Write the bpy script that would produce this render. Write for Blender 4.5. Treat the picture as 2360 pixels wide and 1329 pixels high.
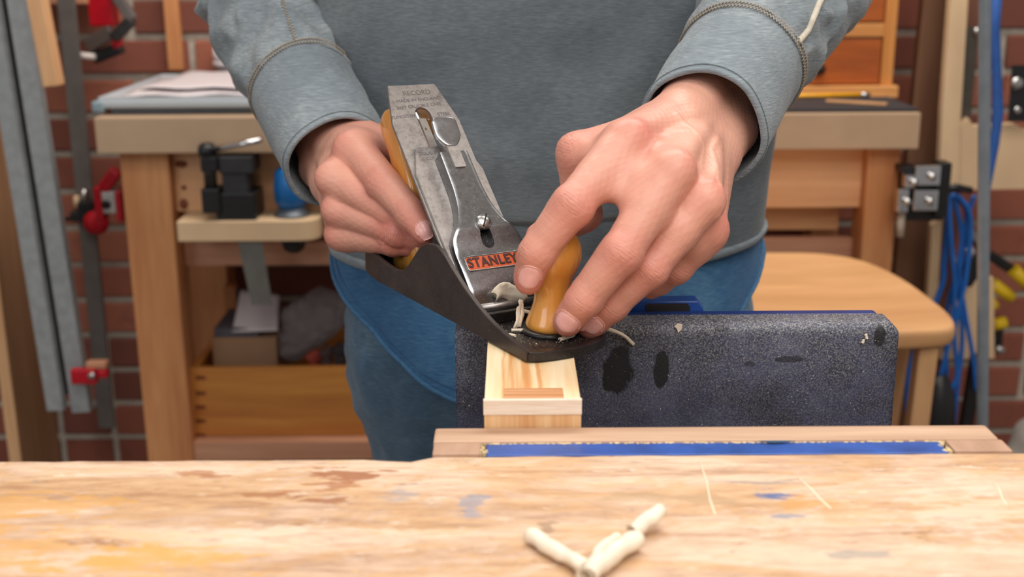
import bpy, bmesh, math, random
import numpy as np
from mathutils import Vector, Matrix, noise
from mathutils.bvhtree import BVHTree

for o in list(bpy.data.objects):
    bpy.data.objects.remove(o, do_unlink=True)
random.seed(7)
scene = bpy.context.scene
COL = scene.collection

# ------------------------------------------------------------------ camera
FPX = 2775.0
PITCH = math.radians(15.7)
ROLL = math.radians(0.35)
CAM_Z = 1.14                      # 0.24 m above the bench top (z = 0.90)
cam_d = bpy.data.cameras.new('camera')
cam = bpy.data.objects.new('camera', cam_d)
COL.objects.link(cam)
cam_d.sensor_width = 36.0
cam_d.lens = FPX / 2360.0 * 36.0
cam_d.clip_start = 0.01
cam_d.clip_end = 50
cam.matrix_world = (Matrix.Translation((0, 0, CAM_Z))
                    @ Matrix.Rotation(math.pi / 2 - PITCH, 4, 'X')
                    @ Matrix.Rotation(-ROLL, 4, 'Z'))
cam_d.dof.use_dof = True
cam_d.dof.focus_distance = 0.77
cam_d.dof.aperture_fstop = 7.8
scene.camera = cam

# ------------------------------------------------------------------ light
world = bpy.data.worlds.new('world')
scene.world = world
world.use_nodes = True
world.node_tree.nodes['Background'].inputs[0].default_value = (1.0, 0.96, 0.92, 1)
world.node_tree.nodes['Background'].inputs[1].default_value = 0.31


def area(name, loc, rot, sx, sy, power, col=(1, 0.95, 0.88)):
    l = bpy.data.lights.new(name, 'AREA')
    l.shape = 'RECTANGLE'
    l.size, l.size_y = sx, sy
    l.energy = power
    l.color = col
    o = bpy.data.objects.new(name, l)
    COL.objects.link(o)
    o.location = loc
    o.rotation_euler = rot
    return o


area('ceiling_lamp_over_bench', (0.25, 0.10, 2.30), (math.radians(14), math.radians(4), 0), 1.4, 0.6, 14.5, (1, 0.97, 0.93))
area('ceiling_lamp_over_room', (0.2, 1.62, 2.40), (0, 0, 0), 1.8, 0.4, 32, (1, 0.95, 0.88))
area('front_fill_lamp', (0.45, -1.05, 2.35), (math.radians(48), 0, math.radians(10)), 1.4, 0.5, 17, (1, 0.97, 0.93))  # extra lamp added out of view as front fill
area('cool_front_fill', (-1.5, -0.9, 1.9), (math.radians(68), 0, math.radians(-52)), 1.1, 1.0, 11, (0.9, 0.95, 1.0))  # unseen cool fill from the left behind the camera, no window known
scene.view_settings.view_transform = 'Standard'
scene.view_settings.look = 'None'
scene.view_settings.exposure = 0.0
scene.view_settings.gamma = 1.0
scene.view_settings.use_curve_mapping = False

# ------------------------------------------------------------------ measuring helpers
CP, SP = math.cos(PITCH), math.sin(PITCH)
CR, SR = math.cos(ROLL), math.sin(ROLL)


def ray(px, py):
    a, b = (px - 1180) / FPX, (py - 664.5) / FPX
    u, v = a * CR - b * SR, a * SR + b * CR
    return Vector((u, CP - v * SP, -(SP + v * CP)))


CAMP = Vector((0, 0, CAM_Z))


def P(px, py, Z):
    return CAMP + ray(px, py) * Z          # at camera depth Z


def PY(px, py, Y):
    r = ray(px, py)
    return CAMP + r * (Y / r.y)            # on the upright plane y = Y


def PH(px, py, z):
    r = ray(px, py)
    return CAMP + r * ((z - CAM_Z) / r.z)  # on the level plane at height z


# ------------------------------------------------------------------ materials
def srgb(r, g, b):
    f = lambda c: (c / 255 / 12.92) if c / 255 <= 0.04045 else ((c / 255 + 0.055) / 1.055) ** 2.4
    return (f(r), f(g), f(b), 1)


class NT:
    def __init__(s, name):
        s.m = bpy.data.materials.new(name)
        s.m.use_nodes = True
        s.t = s.m.node_tree
        s.b = s.t.nodes['Principled BSDF']

    def n(s, typ, **kw):
        nd = s.t.nodes.new(typ)
        for k, v in kw.items():
            if k.startswith('i_'):
                key = k[2:]
                key = int(key) if key.isdigit() else key.replace('_', ' ')
                s.set(nd.inputs[key], v)
            else:
                setattr(nd, k, v)
        return nd

    def set(s, sock, v):
        if isinstance(v, bpy.types.NodeSocket):
            s.t.links.new(v, sock)
        else:
            sock.default_value = v

    def math(s, op, a, b=0.0, c=0.0, clamp=False):
        nd = s.n('ShaderNodeMath', operation=op, use_clamp=clamp)
        s.set(nd.inputs[0], a); s.set(nd.inputs[1], b); s.set(nd.inputs[2], c)
        return nd.outputs[0]

    def coord(s, scale=(1, 1, 1), rand=0.0, which='Object'):
        tc = s.n('ShaderNodeTexCoord')
        v = tc.outputs[which]
        if rand:
            oi = s.n('ShaderNodeObjectInfo')
            r = s.math('MULTIPLY', oi.outputs['Random'], rand)
            ad = s.n('ShaderNodeVectorMath', operation='ADD')
            s.set(ad.inputs[0], v); s.set(ad.inputs[1], r)
            v = ad.outputs[0]
        mp = s.n('ShaderNodeVectorMath', operation='MULTIPLY')
        s.set(mp.inputs[0], v); mp.inputs[1].default_value = scale
        return mp.outputs[0]

    def noise(s, vec, scale, detail=4, rough=0.55, dist=0.0):
        nd = s.n('ShaderNodeTexNoise')
        s.set(nd.inputs['Vector'], vec)
        nd.inputs['Scale'].default_value = scale
        nd.inputs['Detail'].default_value = detail
        nd.inputs['Roughness'].default_value = rough
        nd.inputs['Distortion'].default_value = dist
        return nd.outputs['Fac']

    def ramp(s, fac, stops):
        nd = s.n('ShaderNodeValToRGB')
        cr = nd.color_ramp
        while len(cr.elements) < len(stops):
            cr.elements.new(0.5)
        for e, (p, c) in zip(cr.elements, stops):
            e.position = p
            e.color = c if len(c) == 4 else (*c, 1)
        s.set(nd.inputs[0], fac)
        return nd.outputs[0]

    def step(s, fac, lo, hi):
        nd = s.n('ShaderNodeMapRange', interpolation_type='SMOOTHSTEP')
        s.set(nd.inputs[0], fac)
        nd.inputs[1].default_value = lo
        nd.inputs[2].default_value = hi
        return nd.outputs[0]

    def mix(s, fac, a, b, blend='MIX'):
        nd = s.n('ShaderNodeMix', data_type='RGBA', blend_type=blend)
        s.set(nd.inputs[0], fac); s.set(nd.inputs[6], a); s.set(nd.inputs[7], b)
        return nd.outputs[2]

    def bump(s, h, strength=0.3, dist=0.002):
        nd = s.n('ShaderNodeBump')
        nd.inputs['Strength'].default_value = strength
        nd.inputs['Distance'].default_value = dist
        s.set(nd.inputs['Height'], h)
        s.set(s.b.inputs['Normal'], nd.outputs[0])

    def blob(s, cx, cy, rx, ry, axes='XZ', wob=0.35, wscale=60, lo=0.7, hi=1.0, nsc=(1, 1, 1)):
        """1 inside a wobbly ellipse given in object coordinates"""
        tc = s.n('ShaderNodeTexCoord')
        sp = s.n('ShaderNodeSeparateXYZ')
        s.set(sp.inputs[0], tc.outputs['Object'])
        a = s.math('DIVIDE', s.math('SUBTRACT', sp.outputs[axes[0]], cx), rx)
        b = s.math('DIVIDE', s.math('SUBTRACT', sp.outputs[axes[1]], cy), ry)
        d = s.math('SQRT', s.math('ADD', s.math('MULTIPLY', a, a), s.math('MULTIPLY', b, b)))
        n = s.noise(s.coord(nsc), wscale, 4)
        d = s.math('ADD', d, s.math('MULTIPLY', s.math('SUBTRACT', n, 0.5), wob * 2))
        return s.math('SUBTRACT', 1.0, s.step(d, lo, hi))

    def out(s, col=None, rough=None, metal=None, **kw):
        if col is not None: s.set(s.b.inputs['Base Color'], col)
        if rough is not None: s.set(s.b.inputs['Roughness'], rough)
        if metal is not None: s.set(s.b.inputs['Metallic'], metal)
        for k, v in kw.items():
            s.set(s.b.inputs[k.replace('_', ' ')], v)
        return s.m


def plain(name, col, rough=0.5, metal=0.0, var=0.12, scale=40, bump=0.0, **kw):
    t = NT(name)
    v = t.coord((1, 1, 1), 5.0)
    n = t.noise(v, scale, 5)
    a = tuple(c * (1 - var) for c in col[:3]) + (1,)
    b = tuple(min(1, c * (1 + var)) for c in col[:3]) + (1,)
    c = t.ramp(n, [(0.3, a), (0.7, b)])
    if bump:
        t.bump(t.noise(v, scale * 6, 3), bump, 0.001)
    return t.out(c, rough, metal, **kw)


def wood(name, light, dark, axis='X', across=26.0, along=1.6, rough=0.55, fine=0.35, coat=0.0, mid=0.5, bump=0.12):
    t = NT(name)
    sc = {'X': (along, across, across), 'Y': (across, along, across), 'Z': (across, across, along)}[axis]
    v = t.coord(sc, 9.0)
    n1 = t.noise(v, 1.0, 3, 0.5, 0.6)
    n2 = t.noise(v, 5.5, 5, 0.6)
    f = t.math('ADD', t.math('MULTIPLY', n1, 1 - fine), t.math('MULTIPLY', n2, fine))
    c = t.ramp(f, [(mid - 0.17, dark), (mid + 0.02, tuple((a + b) / 2 for a, b in zip(light, dark))), (mid + 0.16, light)])
    t.bump(n2, bump, 0.001)
    return t.out(c, rough, 0, Coat_Weight=coat, Coat_Roughness=0.12)


# ------------------------------------------------------------------ mesh helpers
class MB:
    """collects vertices and faces for ONE mesh"""
    def __init__(s):
        s.v, s.f, s.sm = [], [], []

    def add(s, vs, fs, smooth=False):
        k = len(s.v)
        s.v += [Vector(v) for v in vs]
        s.f += [tuple(i + k for i in f) for f in fs]
        s.sm += [smooth] * len(fs)
        return s

    def box(s, lo, hi, M=None, bev=0.0):
        x0, y0, z0 = [min(a, b) for a, b in zip(lo, hi)]
        x1, y1, z1 = [max(a, b) for a, b in zip(lo, hi)]
        if bev <= 0:
            vs = [(x, y, z) for z in (z0, z1) for y in (y0, y1) for x in (x0, x1)]
            fs = [(0, 2, 3, 1), (4, 5, 7, 6), (0, 1, 5, 4), (2, 6, 7, 3), (0, 4, 6, 2), (1, 3, 7, 5)]
        else:
            bm = bmesh.new()
            bmesh.ops.create_cube(bm, size=1)
            for v in bm.verts:
                v.co = Vector(((x0 + x1) / 2 + v.co.x * (x1 - x0), (y0 + y1) / 2 + v.co.y * (y1 - y0), (z0 + z1) / 2 + v.co.z * (z1 - z0)))
            bmesh.ops.bevel(bm, geom=bm.edges[:], offset=bev, segments=2, profile=0.6, affect='EDGES')
            bm.verts.index_update()
            vs = [v.co.copy() for v in bm.verts]
            fs = [[v.index for v in f.verts] for f in bm.faces]
            bm.free()
        if M is not None:
            vs = [M @ Vector(v) for v in vs]
        return s.add(vs, fs)

    def beam(s, a, b, w, h, up=(0, 0, 1), bev=0.0):
        """box from a to b, w across, h along 'up'"""
        a, b = Vector(a), Vector(b)
        d = (b - a)
        L = d.length
        d.normalize()
        x = d.cross(Vector(up)).normalized()
        u = x.cross(d)
        M = Matrix((x, d, u)).transposed().to_4x4()
        M.translation = a
        return s.box((-w / 2, 0, -h / 2), (w / 2, L, h / 2), M, bev)

    def tube(s, pts, r, n=8, cap=True):
        pts = [Vector(p) for p in pts]
        rs = r if isinstance(r, (list, tuple)) else [r] * len(pts)
        T = [(pts[min(i + 1, len(pts) - 1)] - pts[max(i - 1, 0)]).normalized() for i in range(len(pts))]
        x = T[0].orthogonal().normalized()
        vs = []
        for p, t, rr in zip(pts, T, rs):
            x = (x - t * x.dot(t)).normalized()
            y = t.cross(x)
            vs += [p + (x * math.cos(2 * math.pi * k / n) + y * math.sin(2 * math.pi * k / n)) * rr for k in range(n)]
        fs = [(i * n + k, i * n + (k + 1) % n, (i + 1) * n + (k + 1) % n, (i + 1) * n + k)
              for i in range(len(pts) - 1) for k in range(n)]
        s.add(vs, fs, True)
        if cap:
            k0 = len(s.v) - len(vs)
            s.f.append(tuple(k0 + k for k in reversed(range(n)))); s.sm.append(False)
            s.f.append(tuple(k0 + (len(pts) - 1) * n + k for k in range(n))); s.sm.append(False)
        return s

    def lathe(s, prof, n=40, M=None):
        vs, fs = [], []
        for r, z in prof:
            for k in range(n):
                a = 2 * math.pi * k / n
                vs.append(Vector((r * math.cos(a), r * math.sin(a), z)))
        for i in range(len(prof) - 1):
            for k in range(n):
                fs.append((i * n + k, i * n + (k + 1) % n, (i + 1) * n + (k + 1) % n, (i + 1) * n + k))
        fs.append(tuple(reversed(range(n))))
        fs.append(tuple((len(prof) - 1) * n + k for k in range(n)))
        if M is not None:
            vs = [M @ v for v in vs]
        return s.add(vs, fs, True)

    def prism(s, poly, f0, f1, smooth=False):
        """poly: 2-D points; f0/f1 map a 2-D point to the two end faces"""
        n = len(poly)
        vs = [f0(*p) for p in poly] + [f1(*p) for p in poly]
        fs = [tuple(reversed(range(n))), tuple(range(n, 2 * n))]
        fs += [(i, (i + 1) % n, n + (i + 1) % n, n + i) for i in range(n)]
        return s.add(vs, fs, smooth)

    def grid(s, rows, closed=False, smooth=True):
        m, n = len(rows), len(rows[0])
        vs = [p for r in rows for p in r]
        fs = []
        for i in range(m - 1):
            for k in range(n if closed else n - 1):
                fs.append((i * n + k, i * n + (k + 1) % n, (i + 1) * n + (k + 1) % n, (i + 1) * n + k))
        return s.add(vs, fs, smooth)

    def mesh(s, name, org=None, fix=True):
        me = bpy.data.meshes.new(name)
        o = org if org is not None else Vector((0, 0, 0))
        me.from_pydata([v - o for v in s.v], [], s.f)
        me.polygons.foreach_set('use_smooth', s.sm)
        if fix:
            bm = bmesh.new()
            bm.from_mesh(me)
            bmesh.ops.recalc_face_normals(bm, faces=bm.faces[:])
            bm.to_mesh(me)
            bm.free()
        me.update()
        return me

    def build(s, name, m, parent=None, local=False, org=None, fix=True):
        """world coordinates unless local; a part is stored relative to its thing's origin"""
        if parent is not None and not local:
            org = worldloc(parent)
        me = s.mesh(name, org, fix)
        me.materials.append(m)
        o = bpy.data.objects.new(name, me)
        COL.objects.link(o)
        if parent is not None:
            o.parent = parent
        elif org is not None:
            o.location = org
        return o


def worldloc(o):
    v = Vector(o.location)
    while o.parent is not None:
        o = o.parent
        v = v + Vector(o.location)
    return v


def tag(o, label=None, cat=None, group=None, kind=None):
    if label: o['label'] = label
    if cat: o['category'] = cat
    if group: o['group'] = group
    if kind: o['kind'] = kind
    return o


def thing(name, loc, label, cat, group=None):
    o = bpy.data.objects.new(name, None)
    COL.objects.link(o)
    o.location = loc
    o.empty_display_size = 0.05
    return tag(o, label, cat, group)


def bevel(o, w, seg=2, ang=35):
    md = o.modifiers.new('bevel', 'BEVEL')
    md.width, md.segments = w, seg
    md.limit_method = 'ANGLE'
    md.angle_limit = math.radians(ang)
    return o


def bake(o):
    """apply the modifiers into the mesh"""
    dg = bpy.context.evaluated_depsgraph_get()
    me = bpy.data.meshes.new_from_object(o.evaluated_get(dg))
    o.modifiers.clear()
    o.data = me
    return o


def cut(o, mb):
    c = bpy.data.objects.new('cutter', mb.mesh('cutter'))
    COL.objects.link(c)
    c.matrix_world = Matrix.Identity(4)
    md = o.modifiers.new('cut', 'BOOLEAN')
    md.object = c
    md.solver = 'EXACT'
    md.operation = 'DIFFERENCE'
    bpy.context.view_layer.update()
    bake(o)
    bpy.data.objects.remove(c, do_unlink=True)


def text_mesh(txt, size, depth, spacing=1.0, bold=0.0):
    cu = bpy.data.curves.new('letters', 'FONT')
    cu.body = txt
    cu.size = size
    cu.extrude = depth
    cu.offset = bold
    cu.space_character = spacing
    cu.align_x = 'CENTER'
    cu.align_y = 'CENTER'
    o = bpy.data.objects.new('letters', cu)
    COL.objects.link(o)
    dg = bpy.context.evaluated_depsgraph_get()
    me = bpy.data.meshes.new_from_object(o.evaluated_get(dg))
    bpy.data.objects.remove(o, do_unlink=True)
    return me


# ------------------------------------------------------------------ implicit surfaces for the body
def smin(a, b, k):
    h = np.clip(0.5 + 0.5 * (b - a) / k, 0, 1)
    return b + (a - b) * h - k * h * (1 - h)


class Field:
    def __init__(s, lo, hi, vox):
        s.lo = np.array(lo, float)
        s.vox = vox
        s.n = np.ceil((np.array(hi) - s.lo) / vox).astype(int) + 1
        s.ax = [s.lo[i] + vox * np.arange(s.n[i]) for i in range(3)]
        s.d = np.full(s.n, 0.05, np.float32)

    def like(s):
        f = Field.__new__(Field)
        f.lo, f.vox, f.n, f.ax = s.lo, s.vox, s.n, s.ax
        f.d = np.full(s.n, 0.05, np.float32)
        return f

    def sub(s, lo, hi):
        a = np.clip(np.floor((lo - s.lo) / s.vox).astype(int), 0, s.n)
        b = np.clip(np.ceil((hi - s.lo) / s.vox).astype(int) + 1, 0, s.n)
        sl = tuple(slice(i, j) for i, j in zip(a, b))
        X = s.ax[0][sl[0]][:, None, None]
        Y = s.ax[1][sl[1]][None, :, None]
        Z = s.ax[2][sl[2]][None, None, :]
        return sl, X, Y, Z

    def cone(s, a, b, ra, rb, k=0.004):
        a, b = np.array(a, float), np.array(b, float)
        m = max(ra, rb) + k + 0.006
        sl, X, Y, Z = s.sub(np.minimum(a, b) - m, np.maximum(a, b) + m)
        d = b - a
        L2 = max(float(d @ d), 1e-12)
        t = np.clip(((X - a[0]) * d[0] + (Y - a[1]) * d[1] + (Z - a[2]) * d[2]) / L2, 0, 1)
        q = np.sqrt((X - a[0] - t * d[0]) ** 2 + (Y - a[1] - t * d[1]) ** 2 + (Z - a[2] - t * d[2]) ** 2) - (ra + (rb - ra) * t)
        s.d[sl] = smin(s.d[sl], q.astype(np.float32), k)
        return s

    def ball(s, c, r, k=0.004):
        return s.cone(c, c, r, r, k)

    def join(s, o, k):
        s.d = smin(s.d, o.d, k).astype(np.float32)
        return s

    def surface(s):
        D = s.d
        S = D < 0
        c = [S[i:D.shape[0] - 1 + i, j:D.shape[1] - 1 + j, l:D.shape[2] - 1 + l] for i in (0, 1) for j in (0, 1) for l in (0, 1)]
        cnt = sum(x.astype(np.int8) for x in c)
        act = (cnt > 0) & (cnt < 8)
        I = np.argwhere(act)
        idx = np.full(act.shape, -1, np.int64)
        idx[act] = np.arange(len(I))
        acc = np.zeros((len(I), 3))
        num = np.zeros(len(I))
        offs = [(i, j, l) for i in (0, 1) for j in (0, 1) for l in (0, 1)]
        for p in offs:
            for ax in range(3):
                if p[ax] == 0:
                    q = list(p); q[ax] = 1
                    va = D[I[:, 0] + p[0], I[:, 1] + p[1], I[:, 2] + p[2]].astype(float)
                    vb = D[I[:, 0] + q[0], I[:, 1] + q[1], I[:, 2] + q[2]].astype(float)
                    m = (va < 0) != (vb < 0)
                    t = np.where(m, va / np.where(m, va - vb, 1), 0)
                    pt = np.array(p, float)[None] + np.zeros((len(I), 3))
                    pt[:, ax] = t
                    acc[m] += pt[m]
                    num[m] += 1
        V = s.lo + s.vox * (I + acc / num[:, None])
        quads = []
        for ax in range(3):
            u, w = (ax + 1) % 3, (ax + 2) % 3
            sa = [slice(None)] * 3; sb = [slice(None)] * 3
            sa[ax] = slice(0, -1); sb[ax] = slice(1, None)
            ch = S[tuple(sa)] != S[tuple(sb)]
            E = np.argwhere(ch)
            ok = (E[:, u] > 0) & (E[:, w] > 0) & (E[:, u] < D.shape[u] - 1) & (E[:, w] < D.shape[w] - 1)
            E = E[ok]
            def cell(du, dw):
                C = E.copy(); C[:, u] += du; C[:, w] += dw
                return idx[C[:, 0], C[:, 1], C[:, 2]]
            q = np.stack([cell(-1, -1), cell(0, -1), cell(0, 0), cell(-1, 0)], 1)
            ins = S[E[:, 0], E[:, 1], E[:, 2]]
            q[~ins] = q[~ins][:, ::-1]
            quads.append(q)
        Q = np.concatenate(quads)
        return V, Q


def vnormals(V, Q):
    n = np.cross(V[Q[:, 2]] - V[Q[:, 0]], V[Q[:, 3]] - V[Q[:, 1]])
    N = np.zeros_like(V)
    for k in range(4):
        np.add.at(N, Q[:, k], n)
    return N / np.maximum(np.linalg.norm(N, axis=1, keepdims=True), 1e-12)


def relax(V, Q, it=1, f=0.5):
    for _ in range(it):
        A = np.zeros_like(V); c = np.zeros(len(V))
        for k in range(4):
            a, b = Q[:, k], Q[:, (k + 1) % 4]
            np.add.at(A, a, V[b]); np.add.at(A, b, V[a])
            np.add.at(c, a, 1); np.add.at(c, b, 1)
        V = V + f * (A / c[:, None] - V)
    return V

# ================================================================== room shell
YW = 2.35
M_floor = plain('grey concrete floor', srgb(120, 112, 106), .8, 0, .12, 9)
M_mortar = plain('grey mortar', srgb(188, 180, 166), .9, 0, .14, 60, .3)
M_ceil = plain('white ceiling paint', srgb(226, 222, 214), .9, 0, .03, 4)
tag(MB().box((-2.4, -1.6, -.06), (2.4, YW + .12, 0)).build('floor', M_floor), 'grey concrete workshop floor', 'floor', kind='structure')
tag(MB().box((-2.4, -1.6, 2.6), (2.4, YW + .12, 2.66)).build('ceiling', M_ceil), 'white painted workshop ceiling', 'ceiling', kind='structure')
wall = MB().box((-2.4, YW, 0), (2.4, YW + .12, 2.6)).build('wall_back', M_mortar, org=Vector((0, YW, 0)))
tag(wall, 'red brick wall with grey mortar joints behind the far bench', 'wall', kind='structure')


def brick_material():
    t = NT('red brick')
    v = t.coord((1, 1, 1), 7.0)
    oi = t.n('ShaderNodeObjectInfo')
    c = t.ramp(oi.outputs['Random'], [(0.0, srgb(112, 64, 52)), (0.3, srgb(144, 82, 64)), (0.55, srgb(162, 98, 76)), (0.8, srgb(132, 72, 58)), (1.0, srgb(172, 114, 92))])
    n = t.noise(v, 18, 5, .65)
    c = t.mix(t.math('MULTIPLY', t.step(n, .5, .75), .4), c, srgb(104, 62, 52))
    t.bump(t.noise(v, 120, 5, .7), .5, .003)
    return t.out(c, .85)


M_brick = brick_material()
BRL, BRH, JT, DP = .208, .0605, .0140, .005
bmesh_full = bmesh_half = None


def brick_mesh(w, seed):
    bm = bmesh.new()
    bmesh.ops.create_cube(bm, size=1)
    for v in bm.verts:
        v.co = Vector((v.co.x * w, v.co.y * (DP + .012), v.co.z * BRH))
    bmesh.ops.bevel(bm, geom=[e for e in bm.edges], offset=.003, segments=1, affect='EDGES')
    r = random.Random(seed)
    for v in bm.verts:
        v.co += Vector((r.uniform(-1, 1), r.uniform(-1, 1) * .7, r.uniform(-1, 1))) * .0012
    me = bpy.data.meshes.new('brick')
    bm.to_mesh(me); bm.free()
    me.materials.append(M_brick)
    return me


FULL = [brick_mesh(BRL, i) for i in range(4)]
HALF = [brick_mesh((BRL - JT) / 2, 10 + i) for i in range(2)]
z0 = PY(290, 265, YW).z % .0745               # bed joint seen beside the bar clamp
rb = random.Random(11)
rest = MB()
zz = z0 - .0745 * int(z0 / .0745)
row = 0
while zz < 2.52:
    x = -2.38 + (row % 2) * (BRL + JT) / 2
    while x < 2.2:
        half = rb.random() < .16
        w = (BRL - JT) / 2 if half else BRL
        cxp = x + w / 2
        cz = zz + BRH / 2 + JT / 2
        seen = .12 < zz < 1.22 and abs(cxp) < 1.30 and not -.36 < cxp < .44
        if seen:                                   # bricks the photograph shows, one by one
            o = bpy.data.objects.new('brick', rb.choice(HALF if half else FULL))
            COL.objects.link(o)
            o.parent = wall
            o.location = (cxp, -DP / 2 + rb.uniform(-.0015, .0015), cz)
        else:
            rest.box((cxp - w / 2, YW - DP - rb.uniform(0, .002), cz - BRH / 2), (cxp + w / 2, YW + .006, cz + BRH / 2))
        x += w + JT
    zz += .0745
    row += 1
tag(rest.build('outer_bricks', M_brick, wall), kind='stuff')

# ================================================================== materials in use
cream, gold = srgb(236, 205, 168), srgb(205, 150, 92)


def bench_material():
    t = NT('worn bench wood')
    n1 = t.noise(t.coord((3.0, 34, 24)), 1.6, 6, 0.68, 0.7)
    n2 = t.noise(t.coord((22, 110, 60)), 2.0, 6, 0.72)
    n3 = t.noise(t.coord((4.2, 9.5, 5)), 2.4, 7, 0.66, 0.9)
    # bare wood
    c = t.ramp(t.math('ADD', t.math('MULTIPLY', n1, .55), t.math('MULTIPLY', n2, .45)),
               [(0.38, srgb(176, 138, 110)), (0.47, srgb(206, 172, 144)), (0.56, srgb(222, 194, 168))])
    # old golden varnish left in patches with ragged edges
    edge = t.math('ADD', n3, t.math('MULTIPLY', t.math('SUBTRACT', n2, .5), .45))
    st = t.step(edge, 0.48, 0.55)
    gold_ = t.ramp(t.math('ADD', t.math('MULTIPLY', n1, .5), t.math('MULTIPLY', n2, .5)), [(0.36, srgb(168, 122, 80)), (0.5, srgb(198, 152, 100)), (0.62, srgb(214, 178, 134))])
    c = t.mix(t.math('MULTIPLY', st, 0.62), c, gold_)
    # grey scuffs, brown scrapes, pale flakes
    gr = t.step(t.noise(t.coord((14, 40, 5)), 2.6, 7, 0.78, .5), 0.58, 0.66)
    c = t.mix(t.math('MULTIPLY', gr, 0.45), c, srgb(158, 140, 126))
    dk = t.step(t.noise(t.coord((16, 62, 8)), 2.4, 6, 0.74, 0.6), 0.63, 0.68)
    c = t.mix(t.math('MULTIPLY', dk, 0.80), c, srgb(140, 88, 52))
    pl = t.step(t.noise(t.coord((18, 80, 8)), 2.2, 6, 0.74, .3), 0.60, 0.65)
    c = t.mix(t.math('MULTIPLY', pl, 0.60), c, srgb(238, 220, 200))

    def spot(px, py, rx, ry, col, k, wob=2.6, ws=75):
        nonlocal c
        p = PH(px, py, 0.9)
        c = t.mix(t.math('MULTIPLY', t.blob(p.x, p.y, rx * 1.25, ry * 1.35, 'XY', wob, ws, .45, .85, (.8, 2.8, 1)), k), c, col)
    spot(830, 1095, .022, .006, srgb(150, 82, 34), .8)
    spot(790, 1120, .020, .004, srgb(160, 92, 40), .7)
    spot(740, 1152, .016, .004, srgb(148, 84, 40), .75)
    spot(575, 1145, .010, .003, srgb(150, 86, 44), .6)
    spot(455, 1090, .008, .002, srgb(164, 100, 50), .6)
    spot(520, 1097, .010, .002, srgb(164, 100, 50), .6)
    spot(90, 1165, .035, .012, srgb(214, 158, 78), .6)
    spot(100, 1260, .05, .018, srgb(214, 158, 78), .6)
    spot(340, 1290, .035, .012, srgb(222, 164, 78), .6)
    spot(215, 1248, .014, .003, srgb(140, 92, 80), .6)
    spot(1085, 1165, .004, .009, srgb(130, 140, 160), .6)
    spot(920, 1135, .010, .006, srgb(150, 150, 158), .5)
    spot(1783, 1143, .0075, .004, srgb(50, 92, 150), .85)
    spot(1815, 1190, .010, .002, srgb(96, 120, 150), .6)
    spot(1700, 1110, .018, .002, srgb(140, 132, 130), .6)
    spot(1560, 1145, .030, .005, srgb(176, 146, 112), .5)
    spot(1860, 1160, .010, .006, srgb(216, 150, 74), .6)
    spot(1990, 1275, .012, .003, srgb(150, 146, 140), .6)
    spot(1258, 1215, .004, .004, srgb(150, 118, 92), .7)
    spot(2250, 1180, .030, .022, srgb(232, 212, 192), .45)
    spot(470, 1230, .05, .006, srgb(232, 208, 186), .4)
    spot(700, 1235, .04, .008, srgb(232, 208, 184), .4)
    t.bump(t.math('ADD', n2, t.math('MULTIPLY', dk, -.8)), 0.35, 0.002)
    return t.out(c, 0.62)


M_bench = bench_material()
M_block = wood('pinkish hardwood block', srgb(206, 172, 144), srgb(172, 134, 106), 'X', 34, 3, 0.6)
M_blocke = wood('end block hardwood', srgb(190, 154, 128), srgb(160, 122, 98), 'Y', 30, 6, 0.6)
M_bluepaint = plain('blue enamel', srgb(38, 82, 160), 0.32, 0, 0.25, 60, 0.1)
M_navy = plain('navy enamel', srgb(28, 56, 120), 0.35, 0, 0.2, 60)
M_steel = plain('ground steel', srgb(196, 194, 192), 0.30, 1.0, 0.10, 150, 0.05)
M_steeldark = plain('dark steel', srgb(70, 68, 68), 0.42, 0.8, 0.2, 80, 0.1)
M_black = plain('black plastic', srgb(22, 22, 24), 0.4, 0, 0.2, 60)
M_chrome = plain('chrome plate', srgb(205, 205, 208), 0.14, 1.0, 0.05, 120)
M_galv = plain('galvanised steel', srgb(152, 156, 158), 0.5, 0.2, 0.14, 60)
M_red = plain('red enamel', srgb(176, 10, 30), 0.35, 0, 0.1, 30)
M_cream = wood('pine cream', srgb(226, 184, 138), srgb(196, 144, 98), 'Z', 22, 2)
M_creamX = wood('pine cream along', srgb(222, 178, 130), srgb(190, 132, 86), 'X', 22, 1.6)
M_birch = plain('birch plywood', srgb(216, 184, 146), 0.55, 0, 0.07, 12)
M_white = plain('white paper', srgb(214, 206, 208), 0.7, 0, 0.03, 8)


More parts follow.
